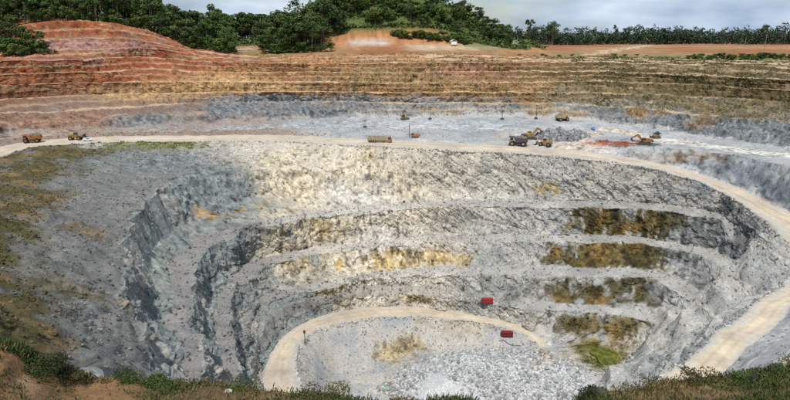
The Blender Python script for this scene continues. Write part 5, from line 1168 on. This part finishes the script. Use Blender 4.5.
# emergent trees before the far wood
for px, Y_, h, k, lab in [(529, 980, 46, 'slender', 'thin tall bare-stemmed tree rising above the far wood'), (552, 960, 38, 'spread', 'broad crowned tree standing out left in the far wood'), (764, 1000, 34, 'jungle', 'broad dark tree standing out right in the far wood'), (614, 1020, 34, 'slender', 'small pointed tree poking above the middle of the far wood'), (508, 700, 18, 'spread', 'round tree at the right foot of the green hill')]:
    tree(k, at_px(px, Y_), Y_, h, lab, None, 'emergent_tree', 1.0)
# woods that read as one mass
def wood(name, label, rows, pxr, step, hr, tint, nl=160, ls=1.5):
    fv, ff, ft = [], [], []; off = 0
    for row, Y in enumerate(rows):
        for px in np.arange(pxr[0], pxr[1], step):
            p_ = px + rng.uniform(-.6, .6) * step; Y_ = Y + rng.uniform(-10, 10); x = at_px(p_, Y_)
            h = rng.uniform(*hr) + 1.5 * row + 3 * math.sin(px * .05) + 2 * math.sin(px * .13)
            z0 = z_at(x, Y_); bl = []
            for k in range(5):
                bl.append((x + rng.uniform(-4, 4), Y_ + rng.uniform(-3, 3), z0 + h * rng.uniform(.35, .92), rng.uniform(3, 5), rng.uniform(2.4, 3.6)))
            bl.append((x, Y_, z0 + h * .2, 5, h * .22)); bl.append((x, Y_, z0 + h * .45, 5, h * .2))
            c, ids = crown_points(bl, nl)
            base = np.array(tint) * rng.uniform(.7, 1.35) * np.array([rng.uniform(.85, 1.25), 1, 1])
            q_, f_, t_ = leaf_quads(c, ls, base * rng.uniform(.7, 1.3, (nl, 1)))
            fv.append(q_); ff.append(f_ + off); ft.append(t_); off += len(q_)
    me = np_mesh(name, np.concatenate(fv), np.concatenate(ff), M['leaf'], np.clip(np.concatenate(ft), .006, .2), False)
    link(name, me, kind='stuff', label=label, category='forest')
wood('far_forest', 'dark far wood along the right horizon beyond the orange plain', (985, 1010, 1040, 1075), (440, 900), 3.6, (15, 30), (.042, .066, .038))
wood('forest_interior', 'dense forest behind the front trees above the red slope', (632, 655), (-60, 226), 6.5, (27, 38), (.052, .082, .03), 260, 1.3)
wood('forest_interior', 'dense forest behind the grove left of the green hill', (622, 645), (264, 345), 6.5, (24, 34), (.056, .088, .03), 260, 1.3)
wood('forest_interior', 'distant forest closing the gap between the two groves', (815, 840), (205, 310), 5, (24, 34), (.044, .07, .034), 200, 1.4)
# undergrowth carpet on the hill and behind the rims
ids = np.nonzero(HILLG & (V[:, 1] < 800) & (np.abs(brg) < .85))[0]
ids = rng.choice(ids, 42000)
c = V[ids] + rng.normal(0, 3.0, (len(ids), 3)) * [1, 1, 0]
nn = fbm(c, 14, 2, 5)
c[:, 2] = V[ids, 2] + rng.uniform(0, 1.6, len(ids)) + np.maximum(nn + .1, 0) * 7.0
t_ = np.array([.070, .105, .030]) * (1 + .6 * nn[:, None]) * rng.uniform(.6, 1.35, (len(ids), 1))
q_, f_, t4 = leaf_quads(c, 1.25, t_, .7, .5)
link('undergrowth', np_mesh('undergrowth', q_, f_, M['leaf'], np.clip(t4, .01, .25), False), kind='stuff', label='green undergrowth covering the hill and the forest floor', category='undergrowth')
# scrub rooted on the upper benches
wgt = up * (1 - .85 * left) * (.3 + rightw) * sm(-.1, .35, fbm(V, 16, 2, 151)) * (V[:, 1] > 250) * (hz > -50)
ids = rng.choice(len(V), 9000, p=wgt / wgt.sum())
c = V[ids] + rng.normal(0, .9, (9000, 3)) * [1, 1, 0]; c[:, 2] += rng.uniform(0, .9, 9000)
q_, f_, t4 = leaf_quads(c, .6, np.array([.085, .09, .03]) * rng.uniform(.5, 1.4, (9000, 1)), .7, .8)
link('bench_scrub', np_mesh('bench_scrub', q_, f_, M['leaf'], t4, False), kind='stuff', label='thin scrub growing on the olive upper benches', category='scrub')
# moss and weeds on the left slope
wgt = moss * sm(-.2, .3, n5) + (KS == 11) * (TH > 120) * (col[:, 1] > col[:, 0] * 1.05) * (col[:, 2] < .1) * .5
ids = rng.choice(len(V), 7000, p=wgt / wgt.sum())
c = V[ids] + rng.normal(0, .8, (7000, 3)) * [1, 1, 0]; c[:, 2] += rng.uniform(0, .5, 7000)
q_, f_, t4 = leaf_quads(c, .30, np.array([.06, .055, .02]) * rng.uniform(.5, 1.4, (7000, 1)), .7, .8)
link('slope_weeds', np_mesh('slope_weeds', q_, f_, M['leaf'], t4, False), kind='stuff', label='dark moss and weeds on the left pit slope', category='weeds')
# ------------------------------------------------------------------ the near bank
rng = np.random.default_rng(31)
BK = np.array(PLACE['BANK']); ui = np.linspace(0, len(BK) - 1, 520)
crest = np.stack([np.interp(ui, np.arange(len(BK)), BK[:, k]) for k in range(3)], 1)
k_ = np.ones(7) / 7
crest[:, 2] = np.convolve(np.pad(crest[:, 2], 3, mode='edge'), k_, 'valid')
foot = np.stack([crest[:, 0] * .55, np.full(520, .6), np.full(520, -2.3)], 1)
back = foot + [0, -9, .2]
rows = [back]
for s_ in np.linspace(0, 1, 130): rows.append(foot + (crest - foot) * [1, 1, 1] * s_ + np.stack([0 * ui, 0 * ui, -1.1 * np.sin(np.pi * s_) * np.ones(520)], 1))
for s_ in np.linspace(.03, 1, 40): rows.append(crest * [1 + .3 * s_, 1, 1] + np.stack([0 * ui, 7 * s_ * np.ones(520), -(9 * s_ + 20 * s_**1.4) * np.ones(520)], 1))
G = np.array(rows); gs = G.shape
gf = G.reshape(-1, 3).copy()
gn = .22 * fbm(gf, 2.2, 3, 201) + .07 * fbm(gf, .5, 3, 203)
gf[:, 2] += gn
gc = np.tile(C3(.14, .095, .05), (len(gf), 1))
s1 = fbm(gf, 3.0, 3, 205); s2 = fbm(gf, 1.0, 2, 207)
gc = mixc(gc, C3(.24, .145, .08), sm(.1, .55, s1))
leftm = sm(-6.2, -8.2, gf[:, 0] + 1.2 * s1); gc = mixc(gc, C3(.28, .155, .075), leftm * .85)
gc = mixc(gc, C3(.34, .25, .16), sm(.1, .5, s2) * .5 * leftm)
gc = mixc(gc, C3(.07, .075, .025), sm(-.05, .4, -s1) * .8 * (1 - leftm))
M['bank'] = ground_mat('near_bank_earth', 9, .65, 1.3, .8, .06)
ix = np.arange(gs[0] * gs[1]).reshape(gs[:2])
gq = np.stack([ix[:-1, :-1], ix[:-1, 1:], ix[1:, 1:], ix[1:, :-1]], -1).reshape(-1, 4)
link('near_bank', np_mesh('near_bank', gf, gq, M['bank'], np.clip(gc, .02, .6)), kind='structure')
GB = gf.reshape(gs)
def bank_pt(u, s_):       # u 0..1 along, s_ 0..1 from the feet to the crest (a little beyond is over the edge)
    j = min(int(u * 519), 519); i = 1 + int(s_ * 129)
    return GB[min(i, gs[0] - 1), j]
# grass and weeds
bv, bf, bt = [], [], []
def blades(p, n, h, w_, tint, spread, droop=.35):
    for _ in range(n):
        a = rng.uniform(0, 6.28); b0 = np.array(p) + [spread * rng.normal(), spread * rng.normal(), -.02]
        hh = h * rng.uniform(.5, 1.2); dx, dy = math.cos(a) * droop * hh, math.sin(a) * droop * hh
        px_, py_ = -math.sin(a) * w_, math.cos(a) * w_
        n0 = len(bv)
        bv.extend([(b0[0] - px_, b0[1] - py_, b0[2]), (b0[0] + px_, b0[1] + py_, b0[2]), (b0[0] + px_ * .8 + dx * .4, b0[1] + py_ * .8 + dy * .4, b0[2] + hh * .65), (b0[0] + dx, b0[1] + dy, b0[2] + hh * .92)])
        bf.append((n0, n0 + 1, n0 + 2, n0 + 3)); c_ = np.array(tint) * rng.uniform(.6, 1.4); bt.extend([c_] * 4)
for k in range(20000):
    u = rng.random(); s_ = 1.02 - .42 * rng.random()**1.5
    p = bank_pt(u, s_); nz_ = float(vnoise(np.array([p]), 1.6, 301)[0])
    lf = p[0] < -6.6 + 1.0 * nz_
    if lf and s_ < .97 and rng.random() < .86: continue
    if nz_ < -.25 and rng.random() < .6: continue
    dry = float(vnoise(np.array([p]), 2.3, 305)[0]) + .35 * rng.normal() > (.05 if p[0] > 4 else .2)
    tint = (.17, .125, .055) if dry else ((.052, .072, .02) if p[0] < 4 else (.055, .075, .02))
    blades(p, 7, rng.uniform(.04, .17), .012, tint, .08, .6)
link('grass', np_mesh('grass', np.array(bv), np.array(bf), M['leaf'], np.clip(np.array(bt), .01, .4), False), kind='stuff', label='green and dry brown weeds growing on the near bank', category='grass')
def shrub(u, s_, r, h, tint, label, n=700, ls=.06, name='shrub'):
    p = bank_pt(u, s_); bl = [(rng.uniform(-.6, .6) * r, rng.uniform(-.5, .5) * r, h * rng.uniform(.3, .75), r * rng.uniform(.35, .55), h * rng.uniform(.25, .38)) for _ in range(8)]
    t_ = thing(name, label, 'shrub', tuple(p), 0, 'shrubs on the near bank')
    c_, ids = crown_points(bl, n, .3); tn = np.array(tint) * rng.uniform(.55, 1.45, (n, 1)) * rng.uniform(.8, 1.25, (8, 1))[ids]
    q_, f_, t4 = leaf_quads(c_, ls, tn, .5)
    link('foliage', np_mesh('foliage', q_, f_, M['leaf'], np.clip(t4, .008, .3), False), t_)
    m_ = MB()
    for b_ in bl: m_.tube((0, 0, -.05), (b_[0], b_[1], b_[2]), .02, .008, 5)
    m_.build('stem', M['bark'], t_)
def u_of(px):
    pxs = [-600,-330,-160,-90,-30,0,22,34,60,78,95,130,165,200,240,265,300,340,375,392,405,520,445,465,480,520,560,580,592,610,640,660,680,730,760,790,850,950,1130,1400]
    return float(np.interp(px, pxs, np.arange(len(pxs)))) / (len(pxs) - 1)
dk = (.045, .065, .02); gr = (.06, .09, .022); br = (.13, .10, .04)
for px, s_, r, h, tt, n, lab in [
    (45, .955, .75, .42, dk, 2600, 'large dark shrub on the near bank beside the orange soil'),
    (70, .97, .55, .30, (.07, .06, .025), 1500, 'brownish shrub right of the large dark shrub on the bank'),
    (28, .99, .35, .28, dk, 800, 'small dark shrub at the left crest of the near bank'),
    (130, .985, .8, .16, gr, 1500, 'low green mat of weeds on the left of the bank crest'),
    (170, .98, .7, .18, (.065, .095, .022), 1500, 'bright green mat of weeds right of the tall dark shrub on the bank'),
    (235, .985, .8, .15, dk, 1400, 'dark mat of weeds where the left benches meet the bank'),
    (330, .99, .8, .12, (.09, .08, .03), 1400, 'olive brown mat of weeds below the ramp road'),
    (440, .99, .6, .2, (.11, .085, .03), 1500, 'brown tuft alone below the white rubble'),
    (592, .985, .4, .32, (.025, .03, .016), 1300, 'dark shrub at the left end of the right bank'),
    (650, .985, .9, .15, (.06, .065, .022), 1600, 'olive mat of weeds below the end of the lower haul road'),
    (705, .985, .8, .2, (.06, .05, .022), 1600, 'brown green shrub at the foot of the lower haul road'),
    (752, .975, .5, .18, gr, 1000, 'bright green patch of weeds on the right bank'),
    (785, .985, .8, .22, dk, 1500, 'dark shrub at the right end of the near bank')]:
    shrub(u_of(px), s_, r, h * (.62 if px > 60 else .8), tt, lab, n, .03)
def boulder(px, s_, r, tint, label, sq=.7):
    p = bank_pt(u_of(px), s_)
    bm = bmesh.new(); bmesh.ops.create_icosphere(bm, subdivisions=3, radius=1)
    v = np.array([x.co[:] for x in bm.verts]); sd = rng.uniform(0, 50)
    v = v * (1 + .28 * fbm(v + sd, .9, 3, 5)[:, None]) ; v = np.clip(v, [-.85, -.8, -.7], [.85, .8, .75]) * [r * 1.25, r, r * sq]
    for a_, b_ in zip(bm.verts, v): a_.co = b_
    me = bpy.data.meshes.new('boulder'); bm.to_mesh(me); bm.free(); me.materials.append(plain('boulder_stone_%d' % px, tint, .95, .1, .35, 6))
    o = link('boulder', me, None, label=label, category='boulder', group='stones on the near bank'); o.location = (p[0], p[1], p[2] + r * sq * .45)
boulder(232, .975, .09, (.5, .47, .42), 'small pale stone on the bank crest below the left benches')
boulder(597, .99, .2, (.07, .062, .05), 'dark boulder at the left end of the right bank', .7)
boulder(748, .955, .13, (.03, .028, .026), 'small black stone in the weeds of the right bank')
